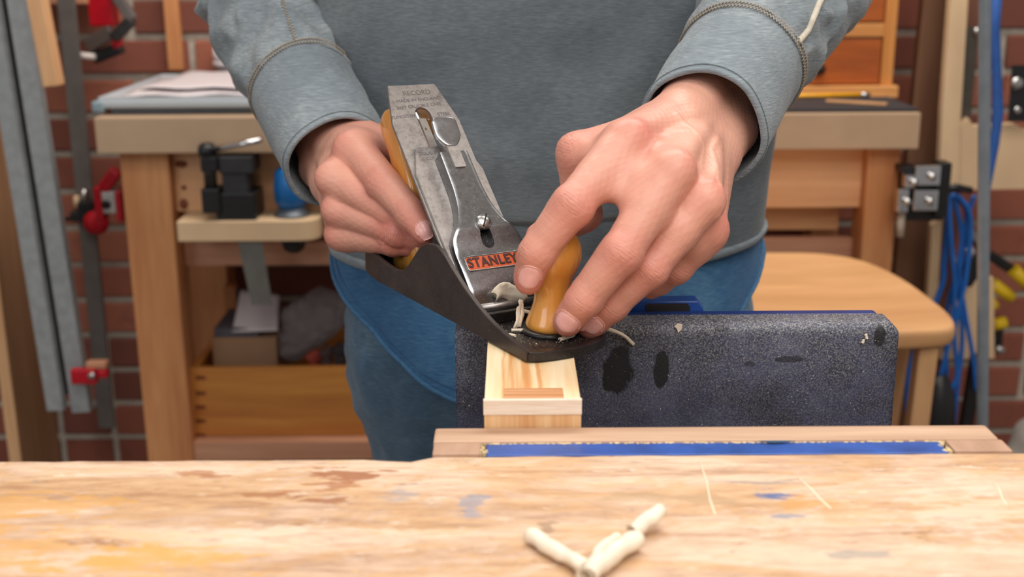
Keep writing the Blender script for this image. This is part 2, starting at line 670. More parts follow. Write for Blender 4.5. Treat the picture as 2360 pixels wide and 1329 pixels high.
def vise_face_material():
    t = NT('dusty navy casting')
    v = t.coord((1, 1, 1))
    base = t.ramp(t.noise(v, 26, 6, 0.65), [(0.3, srgb(28, 30, 44)), (0.5, srgb(50, 54, 78)), (0.72, srgb(74, 78, 102))])
    sp = t.n('ShaderNodeSeparateXYZ'); t.set(sp.inputs[0], v)
    film = t.step(t.noise(v, 900, 5, 0.8), 0.42, 0.70)
    zone = t.noise(v, 17, 4, 0.6)
    up = t.math('ADD', t.step(sp.outputs['Z'], 0.855, 0.918), t.math('MULTIPLY', t.step(sp.outputs['Z'], 0.9035, 0.9085), 1.1))
    k = t.math('MULTIPLY', film, t.math('ADD', t.math('MULTIPLY', up, .40), t.math('MULTIPLY', zone, .58)))
    c = t.mix(k, base, srgb(176, 174, 172))
    vo = t.n('ShaderNodeTexVoronoi'); t.set(vo.inputs['Vector'], v); vo.inputs['Scale'].default_value = 520
    sel = t.step(t.noise(v, 260, 2), 0.62, 0.66)
    fl = t.math('MULTIPLY', t.math('SUBTRACT', 1, t.step(vo.outputs['Distance'], 0.10, 0.24)), sel)
    c = t.mix(t.math('MULTIPLY', fl, .75), c, srgb(226, 214, 196))
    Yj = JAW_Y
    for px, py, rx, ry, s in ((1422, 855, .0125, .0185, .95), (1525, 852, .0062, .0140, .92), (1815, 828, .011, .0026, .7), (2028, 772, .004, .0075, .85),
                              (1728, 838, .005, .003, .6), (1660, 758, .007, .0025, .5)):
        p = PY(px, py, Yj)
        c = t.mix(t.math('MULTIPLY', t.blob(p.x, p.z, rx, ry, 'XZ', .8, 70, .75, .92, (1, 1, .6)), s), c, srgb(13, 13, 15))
    t.bump(t.noise(v, 300, 5, .7), 0.35, 0.0008)
    return t.out(c, 0.55)


# ================================================================== the front workbench
ZB = 0.90
YB = PH(500, 1059, ZB).y                     # far edge of the bench
bench = thing('workbench', (0.1, 0.28, 0), 'worn cream wooden workbench in the foreground, stained and scratched', 'workbench')
mb = MB()
edge = []
n = 150
for i in range(n + 1):
    x = -0.75 + 1.75 * i / n
    px = 1180 + FPX * x / 0.60
    y = YB + 0.0012 * noise.noise(Vector((x * 55, 0, 0))) + 0.0008 * noise.noise(Vector((x * 170, 3, 0)))
    if 860 < px < 985:
        y -= 0.0028 + 0.0016 * noise.noise(Vector((x * 300, 7, 0)))
    if px > 985:
        y += 0.0026
    edge.append((x, y))
outl = edge + [(1.0, -0.05), (-0.75, -0.05)]
mb.prism(outl, lambda x, y: (x, y, ZB - 0.075), lambda x, y: (x, y, ZB))
bt = mb.build('bench_top', M_bench, None)
bevel(bt, 0.0012, 2, 50)
bt.parent = bench
bt.matrix_parent_inverse = Matrix.Translation(-Vector(bench.location))
for x in (-0.66, 0.91):
    for y in (0.02, YB - 0.09):
        MB().box((x - .04, y - .04, 0), (x + .04, y + .04, ZB - .0755), bev=.003).build('leg', M_creamX, bench)
MB().box((-0.62, YB - 0.085, ZB - .19), (0.87, YB - 0.06, ZB - .0765), bev=.002).build('apron', M_creamX, bench)
for a, b in (((1612, 1062), (1648, 1186)), ((1838, 1100), (1915, 1172)), ((2290, 1110), (2320, 1165))):
    A, B = PH(*a, ZB), PH(*b, ZB)
    g = MB().tube([A + Vector((0, 0, .0001)), A.lerp(B, .4) + Vector((.0005, 0, .0001)), A.lerp(B, .75) + Vector((-.0004, 0, .0001)), B + Vector((0, 0, .0001))], 0.00045, 6)
    g.build('scratch', plain('pale scratch', srgb(250, 232, 206), .6), bench)
PH_BLK0, PH_BLK1 = PH(1003, 985, ZB), PH(2272, 979, ZB)
YK = PH(1600, 981.5, ZB).y                   # far side of the wooden jaw block

# ================================================================== the bench vise
XL, XR = PH_BLK0.x, PH_BLK1.x
XB0, XB1 = PH(1110, 1035, ZB).x, PH(2195, 1035, ZB).x
YS = PH(1600, 1014.5, ZB).y                    # far side of the blue strip
JAW_Y = 0.722
JAW_T = 0.9128
M_viseface = vise_face_material()
vise = thing('bench_vise', ((XL + XR) / 2, YK, ZB), 'blue and black bench vise with wooden jaw lining, holding the pine piece', 'vise')
lo = ZB - 0.085
e = 0.0006
MB().box((XL, YS, lo), (XR, YK, ZB), bev=.0016).build('wooden_lining', M_block, vise)
MB().box((XL + .0005, YB + .0052, lo), (XB0 - e, YS - .0004, ZB), bev=.0012).build('lining_end', M_blocke, vise)
MB().box((XB1 + e, YB + .0052, lo), (XR + .001, YS - .0004, ZB), bev=.0012).build('lining_end', M_blocke, vise)
MB().box((XB0 + e * 4, YB + .0052, lo), (XB1 - e * 4, YS - .0005, ZB - .0010), bev=.0004).build('fixed_jaw', M_bluepaint, vise)
mb = MB()
rnd = random.Random(3)
for i in range(220):                         # crumbs of chipped paint and wood in the joint
    side = i % 5
    x = rnd.uniform(XB0, XB1) if side else rnd.choice((XB0 + .001, XB1 - .002)) + rnd.uniform(-.002, .002)
    y = YS - .0007 + rnd.uniform(-.0007, .0003) if side else rnd.uniform(YB + .007, YS)
    s = rnd.uniform(.00015, .00045)
    mb.box((x - s * 2, y - s, ZB - .003), (x + s * rnd.uniform(1, 3), y + s, ZB - .0009 + s * .5))
tag(mb.build('joint_crumbs', plain('wood crumbs', srgb(232, 208, 160), .7), vise), kind='stuff')
for px, py, rx in ((1790, 1017, .008),):
    c = PH(px, py, ZB)
    MB().prism([(c.x + rx * math.cos(a) * (1 + .35 * math.sin(3 * a)), c.y + .0012 * math.sin(a)) for a in [k * math.pi / 9 for k in range(18)]],
               lambda x, y: (x, y, ZB - .0001), lambda x, y: (x, y, ZB + .00015)).build('paint_smear', plain('teal paint smear', srgb(38, 84, 110), .5), vise)
# sliding jaw: profile in (y, z), wide in x, with a rounded corner
XJ0, XJ1 = PY(1050, 860, JAW_Y).x, PY(2072, 770, JAW_Y).x
XJ2 = PY(2056, 970, JAW_Y).x
rows = []
T = JAW_T
prof = [(0, lo), (0, T - .0058), (.0004, T - .0038), (.0014, T - .0018), (.0032, T - .0006), (.006, T), (.021, T), (.0235, T - .001), (.0245, T - .004), (.0245, lo)]
for k in range(61):
    f = k / 60
    row = []
    for dy, z in prof:
        xr = XJ1 + (XJ2 - XJ1) * max(0, (T - z) / (T - 0.82)) + .0006 * noise.noise(Vector((z * 320, 1, 0)))
        x = XJ0 + (xr - XJ0) * f
        zz = z
        ends = min(x - XJ0, xr - x)
        if ends < .005 and z > T - .02:
            zz = z - (.005 - math.sqrt(max(0, .005 ** 2 - (.005 - ends) ** 2))) * max(0, (z - T + .02) / .02)
        row.append(Vector((x, JAW_Y + dy + .0003 * noise.noise(Vector((x * 130, zz * 130, 0))), zz)))
    rows.append(row)
mb = MB().grid(rows, False, True)
mb.f.append(tuple(range(len(prof)))); mb.sm.append(False)
k0 = 60 * len(prof)
mb.f.append(tuple(k0 + i for i in reversed(range(len(prof))))); mb.sm.append(False)
sj = mb.build('sliding_jaw', M_viseface, None)
sj.parent = vise
sj.matrix_parent_inverse = Matrix.Translation(-Vector(vise.location))
MB().box((XJ0 + .006, JAW_Y + .025, lo - .03), (XJ1 - .006, JAW_Y + .036, T - .0015), bev=.002).build('jaw_back', M_navy, vise)
# blue bench dog with a window
d0, d1 = PY(1440, 705, JAW_Y + .037), PY(1622, 700, JAW_Y + .037)
mb = MB()
zt = PY(1530, 693, JAW_Y + .037).z
mb.prism([(d0.x, lo), (d0.x, zt - .003), (d0.x + .003, zt), (d1.x - .004, zt), (d1.x, zt - .005), (d1.x, lo)],
         lambda x, z: (x, JAW_Y + .0365, z), lambda x, z: (x, JAW_Y + .050, z))
dog = mb.build('vise_dog', M_bluepaint, vise)
bevel(dog, .001, 2)
w0, w1 = PY(1487, 705, JAW_Y + .037), PY(1590, 705, JAW_Y + .037)
MB().prism([(w0.x, zt - .012), (w0.x, zt - .003), (w0.x + .002, zt - .0017), (w1.x - .002, zt - .0017), (w1.x, zt - .004), (w1.x, zt - .012)],
           lambda x, z: (x, JAW_Y + .0358, z), lambda x, z: (x, JAW_Y + .0364, z)).build('dog_plate', plain('worn brown steel', srgb(70, 62, 60), .4, .6), dog)
for x in (0.03, 0.18):
    MB().tube([(x, YB - .05, lo - .02), (x, JAW_Y + .03, lo - .02)], .011, 16).build('guide_bar', M_steel, vise)
MB().tube([((XL + XR) / 2, YB - .05, lo - .02), ((XL + XR) / 2, JAW_Y + .09, lo - .02)], .012, 16).build('lead_screw', M_steel, vise)

# ================================================================== pine workpiece in the vise
ZW = ZB + .0152
YF = YK + .0004
X0, X1 = PY(1114, 935, YF).x, PY(1341, 935, YF).x


def pine_top(name, streaks=True):
    t = NT(name)
    v = t.coord((1, 1, 1))
    sp = t.n('ShaderNodeSeparateXYZ'); t.set(sp.inputs[0], v)
    w = t.noise(t.coord((95, 5, 40)), 1.0, 3, .5, .5)
    c = t.ramp(w, [(0.34, srgb(214, 152, 92)), (0.46, srgb(238, 204, 156)), (0.60, srgb(246, 224, 186))])
    fine = t.noise(t.coord((600, 14, 300)), 1.0, 3)
    c = t.mix(t.math('MULTIPLY', t.step(fine, .5, .75), .25), c, srgb(214, 166, 112))
    if streaks:
        for px, wd, k in ((1213, .0022, .75), (1243, .0013, .8), (1180, .0010, .5), (1160, .0008, .5)):
            cx = PH(px, 880, ZW).x - wx0
            n = t.noise(t.coord((0, 30, 0)), 1.0, 2)
            d = t.math('ABSOLUTE', t.math('SUBTRACT', t.math('ADD', sp.outputs['X'], t.math('MULTIPLY', t.math('SUBTRACT', n, .5), .004)), cx))
            m = t.math('SUBTRACT', 1, t.step(d, wd * .5, wd * 1.3))
            c = t.mix(t.math('MULTIPLY', m, k), c, srgb(216, 150, 86))
    t.bump(fine, .15, .0005)
    return t.out(c, .5)


wx0 = (X0 + X1) / 2
work = thing('pine_workpiece', (wx0, (YF + JAW_Y) / 2, ZB), 'small jointed pine piece with a through tenon, clamped in the vise', 'workpiece')
YT = PH(1230, 918, ZW).y
bd = MB().box((X0 + .0006, YF + .0022, ZB - .03), (X1 - .0006, JAW_Y - .0004, ZW - .0002), bev=.0004).build('board', pine_top('pine board top'), work)
tn0, tn1 = PH(1161, 914, ZW), PH(1297, 894, ZW)
MB().box((tn0.x, YF + .0022, ZW - .004), (tn1.x, tn1.y, ZW + .0001)).build('tenon', wood('tenon pine', srgb(228, 178, 128), srgb(178, 112, 66), 'X', 420, 7, .55, .3), work)
# cross strip along the front: planed upper facet, sawn lower facet
zmid = PY(1230, 956, YF).z
mb = MB()
mb.prism([(YF + .0003, zmid), (YF, ZW - .0006), (YF + .0004, ZW), (YF + .0018, ZW), (YF + .0018, zmid)], lambda y, z: (X0, y, z), lambda y, z: (X1, y, z))
mb.build('cross_strip', wood('planed pale pine', srgb(250, 236, 218), srgb(232, 206, 180), 'X', 320, 16, .5, .5, bump=.3), work)
MB().box((X0 + .0004, YF + .0006, ZB - .03), (X1 - .0003, YF + .0018, zmid - .0002)).build('board_end', wood('striped pine end', srgb(240, 204, 156), srgb(206, 146, 90), 'Z', 110, 4, .55, .2), work)

# ================================================================== hand plane
PL_YAW, PL_ROLL = math.radians(30.6), math.radians(1.2)
plane = thing('hand_plane', (0.0374, 0.6535, ZW + .0006), 'steel bench plane with orange wooden knob and handle, marked STANLEY, resting on the pine piece', 'hand plane')
plane.rotation_euler = (Matrix.Rotation(PL_YAW, 3, 'Z') @ Matrix.Rotation(PL_ROLL, 3, 'Y')).to_euler()
bpy.context.view_layer.update()
MP = Matrix.Translation(plane.location) @ plane.rotation_euler.to_matrix().to_4x4()
MM = 0.001


def mmv(*p):
    return Vector(p) * MM


def japan():
    t = NT('black japanned iron')
    v = t.coord()
    n = t.noise(v, 70, 6, .65)
    c = t.ramp(n, [(0.3, srgb(18, 16, 16)), (0.7, srgb(42, 36, 35))])
    d = t.step(t.noise(v, 900, 3, .7), .62, .72)
    c = t.mix(t.math('MULTIPLY', d, .35), c, srgb(150, 146, 142))
    t.bump(n, .2, .0006)
    return t.out(c, .38)


def patina():
    t = NT('brown patina iron')
    v = t.coord()
    n = t.noise(v, 45, 6, .65)
    c = t.ramp(n, [(0.3, srgb(50, 42, 39)), (0.7, srgb(74, 63, 59))])
    d = t.step(t.noise(v, 1000, 3, .7), .63, .70)
    c = t.mix(t.math('MULTIPLY', d, .45), c, srgb(150, 140, 134))
    t.bump(t.noise(v, 500, 4), .12, .0005)
    return t.out(c, .40, .25)


def worn_steel(name, base, rough, var=.16):
    t = NT(name)
    v = t.coord()
    n = t.noise(v, 300, 6, .75)
    m = t.noise(v, 60, 4, .6)
    c = t.ramp(t.math('ADD', t.math('MULTIPLY', n, .6), t.math('MULTIPLY', m, .4)),
               [(0.34, tuple(x * (1 - var * 1.6) for x in base[:3])), (0.5, base[:3]), (0.68, tuple(min(1, x * (1 + var)) for x in base[:3]))])
    d = t.step(t.noise(v, 1300, 2, .7), .66, .72)
    c = t.mix(t.math('MULTIPLY', d, .4), c, srgb(240, 238, 234))
    r = t.math('ADD', rough, t.math('MULTIPLY', t.math('SUBTRACT', n, .5), .25))
    t.bump(n, .08, .0004)
    return t.out(c, r, 0.92)


M_japan, M_patina = japan(), patina()
M_iron = worn_steel('worn plane iron', srgb(172, 166, 163), .42, .24)
M_cap = worn_steel('lever cap plating', srgb(146, 148, 151), .24, .06)


def varnished():
    t = NT('varnished orange wood')
    v = t.coord((26, 26, 3.2))
    n = t.noise(v, 2.4, 4, .55, 1.4)
    n2 = t.noise(v, 14, 4, .6)
    c = t.ramp(t.math('ADD', t.math('MULTIPLY', n, .7), t.math('MULTIPLY', n2, .3)),
               [(0.24, srgb(176, 100, 34)), (0.38, srgb(216, 142, 56)), (0.66, srgb(230, 164, 76))])
    return t.out(c, .34, 0, Coat_Weight=.8, Coat_Roughness=.06)


M_knob = varnished()


def pbuild(mb, name, m, parent=None):
    o = mb.build(name, m, parent or plane, local=True)
    return o


# casting: sole plate
W = 30.6
sole = []
for k in range(13):
    a = math.pi * k / 12
    sole.append((-W * math.cos(a), 8.5 - 8.5 * math.sin(a) ** .75 + (9.5 * max(0, -math.cos(a)) ** 2)))
def narrow(y):          # the casting pinches in towards the heel
    return 7.5 * max(0, (y - 200) / 45) ** 2


W0 = W - .35
heel = [(W0 - narrow(y), y) for y in (200, 212, 224, 234, 240)] + [(20.5, 243.4), (16, 244.6), (0, 245)]
toe = [(max(-W0, min(W0, x)), y) for x, y in sole]
sole = toe + heel + [(-x, y) for x, y in reversed(heel[:-1])]
pb = pbuild(MB().prism(sole, lambda x, y: mmv(x, y, 0), lambda x, y: mmv(x, y, 4.2)), 'sole', M_japan)
# side wings, one each, with the hump
wing = [(244, 0), (245, 9), (243, 15), (237, 18.5), (226, 18.8), (205, 17), (188, 15.2), (174, 15.5), (163, 19), (152, 28), (142, 37), (133, 42), (124, 43.8), (115, 43.2),
        (106, 39.5), (95, 33), (80, 25), (62, 17.5), (45, 12), (28, 8.6), (14, 6.4), (6.5, 5.4), (6.3, 0)]


def catmull(pts, m=4):
    out = []
    for i in range(len(pts) - 1):
        p0, p1, p2, p3 = pts[max(i - 1, 0)], pts[i], pts[i + 1], pts[min(i + 2, len(pts) - 1)]
        for k in range(m):
            t = k / m
            out.append(tuple(.5 * ((2 * b) + (c - a) * t + (2 * a - 5 * b + 4 * c - d) * t * t + (3 * b - a - 3 * c + d) * t ** 3) for a, b, c, d in zip(p0, p1, p2, p3)))
    out.append(pts[-1])
    return out


wing = [wing[0]] + catmull(wing[1:-1], 4) + [wing[-1]]


for sgn in (-1, 1):
    y0_ = 6.3 if sgn < 0 else 18
    tops = sorted({round(max(y, y0_), 3): z for y, z in wing[1:-1] if y <= 243.5}.items())
    tops = tops + [(244.6, 9.5)]
    rows = [[mmv(sgn * (W - narrow(y)), y, 0), mmv(sgn * (W - narrow(y)), y, z - .5), mmv(sgn * (W - .4 - narrow(y)), y, z), mmv(sgn * (W - 3.0 - narrow(y)), y, z), mmv(sgn * (W - 3.4 - narrow(y)), y, z - .5), mmv(sgn * (W - 3.4 - narrow(y)), y, 0)] for y, z in tops]
    mb = MB().grid(rows, True, False)
    mb.f.append(tuple(range(6))); mb.sm.append(False)
    mb.f.append(tuple((len(rows) - 1) * 6 + i for i in reversed(range(6)))); mb.sm.append(False)
    o = pbuild(mb, 'side_wing', M_patina)
# raised toe rim and heel rim
for nm, pts, hgt in (('toe_rim', sole[:13], 5.4), ('heel_rim', [(23.5, 238), (21, 242.3), (16, 244.3), (0, 244.8), (-16, 244.3), (-21, 242.3), (-23.5, 238)], 17)):
    rows = []
    cx, cy = 0, (20 if nm == 'toe_rim' else 215)
    pts = [(x * (.985 if nm == 'toe_rim' else 1), y) for x, y in pts]
    inn = [(x * .88, y + (3.4 if nm == 'toe_rim' else -3.4)) for x, y in pts]
    poly = pts + inn[::-1]
    o = pbuild(MB().prism(poly, lambda x, y: mmv(x, y, .3), lambda x, y: mmv(x, y, hgt)), nm, M_japan)
    bevel(o, .0005, 2, 60)
# cast letters behind the knob boss and a cross rib before the mouth
pbuild(MB().box(mmv(-28, 66, 4), mmv(28, 70, 11), bev=.0008), 'cross_rib', M_japan)
pbuild(MB().lathe([(17.6 * MM, 4 * MM), (17.6 * MM, 6 * MM), (16.6 * MM, 6.8 * MM)], 32, Matrix.Translation(mmv(4.5, 37, 0))), 'knob_boss', M_japan)
o = bpy.data.objects.new('cast_number', text_mesh('No4', .0085, .0006)); COL.objects.link(o)
o.data.materials.append(M_patina); o.parent = plane; o.location = mmv(-13, 13.5, 4.0)
# knob
prof = [(14.4, 6.6), (15.4, 8), (15.5, 10.2), (14.3, 13.5), (12.4, 18), (11.0, 23), (10.6, 28), (11.2, 33), (12.8, 38), (15.1, 43), (16.7, 48), (17.2, 52.5), (16.6, 57),
        (14.9, 61), (12.2, 64.2), (8.4, 66.3), (4.6, 67.2), (.4, 67.4)]
prof = catmull(prof, 3)
kn = pbuild(MB().lathe([(r * MM, z * MM) for r, z in prof], 48, Matrix.Translation(mmv(5.5, 37, 0))), 'knob', M_knob)
pbuild(MB().lathe([(4.6 * MM, 66.9 * MM), (4.6 * MM, 67.8 * MM), (3.6 * MM, 68.3 * MM)], 20, Matrix.Translation(mmv(5.5, 37, 0))), 'knob_screw', plain('brass', srgb(196, 152, 74), .3, 1), kn)
# tote (rear handle): outline in (y, z)
tote = [(158, 5), (150, 9), (153, 15), (163, 18), (172, 24), (177, 36), (176, 50), (175, 62), (178, 76), (184, 88), (186, 97), (181, 105), (183, 112), (192, 117), (203, 118), (213, 114), (220, 107),
        (218, 98), (210, 88), (206, 76), (207, 62), (211, 48), (217, 34), (222, 20), (222, 10), (216, 5)]
tote = [(y + 1 + 7 * min(1, z / 50) + 16 * max(0, (z - 50) / 68), z) for y, z in tote]
tote = catmull(tote + [tote[0]], 3)[:-1]
cy = sum(y for y, z in tote) / len(tote)
rows = []
for x, sc in ((-13.6, .74), (-12.9, .85), (-10.8, .93), (-6.8, .985), (0, 1.0), (6.8, .985), (10.8, .93), (12.9, .85), (13.6, .74)):
    row = []
    for y, z in tote:
        zm = z
        ym = 203 + (z - 60) * .22
        row.append(mmv(x, ym + (y - ym) * sc, 60 + (z - 60) * (.9 + .1 * sc)))
    rows.append(row)
mb = MB().grid(rows, True, True)
nT = len(tote)
mb.f.append(tuple(range(nT))); mb.sm.append(True)
mb.f.append(tuple(8 * nT + i for i in reversed(range(nT)))); mb.sm.append(True)
pbuild(mb, 'tote', M_knob)

# everything bedded on the 45-degree frog: (u across, L up the iron, h off it)
C45 = math.sqrt(.5)


def ir(u, L, h=0.0):
    return mmv(u, 83 + C45 * L - C45 * h, C45 * L + C45 * h)


MI = Matrix(((1, 0, 0, 0), (0, C45, -C45, 83 * MM), (0, C45, C45, 0), (0, 0, 0, 1)))
frog = [(86, 4.3), (150, 4.3), (150, 12), (142, 30), (138, 46), (141, 58), (138, 55), (89, 6)]
o = pbuild(MB().prism(frog, lambda y, z: mmv(-22, y, z), lambda y, z: mmv(22, y, z)), 'frog', M_japan)
pbuild(MB().lathe([(9 * MM, 0), (10 * MM, 1 * MM), (10 * MM, 5 * MM), (9 * MM, 6 * MM)], 28, Matrix.Translation(mmv(0, 152, 46)) @ Matrix.Rotation(math.radians(-90), 4, 'X')), 'depth_wheel', plain('brass wheel', srgb(190, 150, 80), .3, 1))
LT = 187.5
H0 = 1.2
bl = [(-25.4, 2), (-25.4, 155), (-18.3, LT - 1), (-17.3, LT), (17.3, LT), (18.3, LT - 1), (25.4, 155), (25.4, 2)]
iron = pbuild(MB().prism(bl, lambda u, L: ir(u, L, H0), lambda u, L: ir(u, L, H0 + 2.3)), 'plane_iron', M_iron)
iron.parent = None
sl = [(5.6 * math.cos(a), 162 + 5.6 * math.sin(a)) for a in [math.pi * k / 10 for k in range(11)]] + [(-5.6, 60), (5.6, 60)]
cut(iron, MB().prism(sl, lambda u, L: ir(u, L, -3), lambda u, L: ir(u, L, 8)))
iron.parent = plane
bevel(iron, .0003, 1, 50)
# lateral lever seen inside the slot
pbuild(MB().box((-.0032, .118, -.0012), (.0022, .160, .0010), MI), 'lateral_lever', M_steel)
pbuild(MB().tube([ir(-1, 150, -1), ir(-3, 176, -3), ir(-6, LT + 4, -4)], .0022, 10), 'lever_arm', M_chrome)
# stamped lettering on the iron
M_stamp = plain('stamped dark lettering', srgb(112, 106, 105), .6, .5)


def stamp(txt, u, L, size, h, parent, m=M_stamp, depth=.00008, rot=0.0, spacing=1.0, name='stamped_letters', bold=0.0, sx=1.0):
    o = bpy.data.objects.new(name, text_mesh(txt, size, depth, spacing, bold))
    COL.objects.link(o)
    o.data.materials.append(m)
    o.parent = parent
    o.matrix_local = MI @ Matrix.Translation(mmv(u, L, h)) @ Matrix.Rotation(rot, 4, 'Z') @ Matrix.Diagonal((sx, 1, 1, 1))
    return o


stamp('RECORD', 1.5, 180.2, .0054, 3.55, iron, rot=.03)
stamp('MADE IN ENGLAND', 1.0, 174.2, .0038, 3.55, iron, rot=.04)
stamp('BEST CRUCIBLE CAST', -.5, 168.8, .0036, 3.55, iron, rot=.06)
stamp('TUNGSTEN', -15.5, 160.5, .0036, 3.55, iron, rot=.05)
stamp('STEEL', 15.5, 160.8, .0040, 3.55, iron, rot=.03)
# chip breaker
U1 = 1.0
cb = [(-25.2, 4), (-25.2, 112), (-18.5, 132), (-17.5, 133), (17.5, 133), (18.5, 132), (25.2, 112), (25.2, 4)]
brk = pbuild(MB().prism(cb, lambda u, L: ir(u + U1, L, 3.6), lambda u, L: ir(u + U1, L, 5.6)), 'chip_breaker', M_iron)
bevel(brk, .0003, 1, 50)
stamp('DOUBLE', -10.0, 127.5, .0034, 5.65, brk)
stamp('CUT', -9.0, 123.2, .0034, 5.65, brk)
pbuild(MB().tube([ir(U1 - 25, 7, 6.5), ir(U1 + 25, 7, 6.5)], .0028, 12), 'breaker_hump', M_iron)
# lever cap
U2 = 4.2
capw = catmull([(9, 24.8), (16, 25.6), (30, 25.8), (46, 25.6), (55, 24.5), (61, 21), (68, 16.8), (78, 13.2), (90, 11.3), (102, 10.8), (112, 10.6), (119, 10.5), (121.5, 10.3)], 4)


def caph(L):
    if L < 20: return 6.6 + 3.4 * math.sin((L - 9) / 11 * math.pi / 2)
    if L < 45: return 10.0 + .5 * math.sin((L - 20) / 25 * math.pi)
    if L < 62: return 10.0 + 3.2 * ((L - 45) / 17) ** 1.5
    return 13.2 + 1.3 * (L - 62) / 60


rows = []
for L, w in capw:
    h = caph(L)
    cs = [(-w - .6, 6.0), (-w, h - 1.1), (-w + .25, h - .4), (-w + .9, h - .05), (-w + 3, h), (-w * .3, h + .1), (w * .3, h + .1), (w - 3, h), (w - .9, h - .05), (w - .25, h - .4), (w, h - 1.1), (w + .6, 6.0)]
    rows.append([ir(U2 + a, L, b) for a, b in cs])
mb = MB().grid(rows, True, True)
k = len(cs)
mb.f.append(tuple(range(k))); mb.sm.append(False)
mb.f.append(tuple((len(rows) - 1) * k + i for i in reversed(range(k)))); mb.sm.append(False)
capo = pbuild(mb, 'lever_cap', M_cap)
capo.parent = None
key = [(4.3 * math.cos(a), 51.5 + 4.3 * math.sin(a)) for a in [math.pi + math.pi * k / 10 for k in range(11)]] + [(4.2, 57), (3.2, 61)] + \
      [(3.2 * math.cos(a), 64 + 3.2 * math.sin(a)) for a in [math.pi * k / 8 for k in range(9)]] + [(-3.2, 61), (-4.2, 57)]
cut(capo, MB().prism(key, lambda u, L: ir(U2 + u, L, 7.2), lambda u, L: ir(U2 + u, L, 30)))
capo.parent = plane
for pl in capo.data.polygons:
    pl.use_smooth = True
md = capo.modifiers.new('edge', 'EDGE_SPLIT'); md.split_angle = math.radians(40)
pbuild(MB().prism(key, lambda u, L: ir(U2 + u * 1.02, L, 7.0), lambda u, L: ir(U2 + u * 1.02, L, 7.4)), 'keyhole_floor', M_black, capo)
# cap screw with slot
scr = pbuild(MB().lathe([(5.2 * MM, 0), (5.5 * MM, 1.0 * MM), (5.2 * MM, 2.4 * MM), (4.2 * MM, 3.5 * MM), (2.4 * MM, 4.2 * MM), (.2 * MM, 4.4 * MM)], 28,
                        MI @ Matrix.Translation(mmv(U2 + .3, 64.5, 12.9))), 'cap_screw', M_steel)
pbuild(MB().box(mmv(-5.3, -.5, 3.4), mmv(5.3, .5, 4.55), MI @ Matrix.Translation(mmv(U2 + .3, 64.5, 12.9)) @ Matrix.Rotation(math.radians(58), 4, 'Z')), 'screw_slot', M_black, scr)
# thumb lever
ou = []
for k in range(25):
    a = 2 * math.pi * k / 24
    ou.append((U2 + .3 + 9.3 * math.copysign(abs(math.cos(a)) ** .7, math.cos(a)) * (1 if math.sin(a) > -.2 else 1 - .35 * (-math.sin(a) - .2)), 136.5 + 11.5 * math.copysign(abs(math.sin(a)) ** (.30 if math.sin(a) > 0 else .95), math.sin(a))))
ou = ou[:-1]


def levh(u, L):
    return 15.2 + 2.6 * ((L - 125) / 23) ** 2


mb = MB()
cu0 = (U2 + .3, 136)
rings = []
for f in (1.0, .97, .9, .6, .25):
    rings.append([ir(cu0[0] + (u - cu0[0]) * f, cu0[1] + (L - cu0[1]) * f, levh(u, cu0[1] + (L - cu0[1]) * f) + {1.0: 0, .97: .35, .9: .5, .6: .6, .25: .62}[f]) for u, L in ou])
bot = [ir(u, L, levh(u, L) - 2.6) for u, L in ou]
mb.grid([bot] + rings, True, True)
n_ = len(ou)
mb.f.append(tuple(range(n_))); mb.sm.append(False)
mb.f.append(tuple(5 * n_ + i for i in range(n_))); mb.sm.append(True)
lev = pbuild(mb, 'thumb_lever', worn_steel('lever plating', srgb(178, 180, 184), .2, .04), capo)
pbuild(MB().prism([(-4.2, 126), (4.2, 126), (4.0, 109), (3.4, 108.2), (-3.4, 108.2), (-4.0, 109)], lambda u, L: ir(U2 + .2 + u, L, 13.9), lambda u, L: ir(U2 + .2 + u, L, 15.2)), 'spring_tab', M_iron, capo)
# badge with raised letters
M_badge = plain('orange enamel badge', srgb(196, 82, 34), .5, 0, .25, 300)
bd_ = []
for cx, cy_, a0 in ((19.6, 40.6, 0), (-19.6, 40.6, 90), (-19.6, 33.6, 180), (19.6, 33.6, 270)):
    for k in range(5):
        a = math.radians(a0 + 22.5 * k)
        bd_.append((U2 + cx + 1.6 * math.cos(a), cy_ + 1.6 * math.sin(a)))
badge = pbuild(MB().prism(bd_, lambda u, L: ir(u, L, 9.0), lambda u, L: ir(u, L, 10.85)), 'badge', M_badge, capo)
lt = stamp('STANLEY', U2 - 2.4, 37.1, .0096, 10.95, capo, plain('dull lettering metal', srgb(78, 60, 62), .35, .6), .0004, 0, 1.12, 'badge_letters', .00022, .84)
bl_ = []
rim = pbuild(MB().tube([ir(u, L, 10.6) for u, L in bd_] + [ir(*bd_[0], 10.6)], .0006, 8), 'badge_rim', M_cap, capo)

# ================================================================== the person
BX, BY = 0.0335, 1.10                        # centre of the trunk
person = thing('person', (BX, BY, 0), 'person in a grey sweater and blue jeans pushing the hand plane with both hands', 'person')


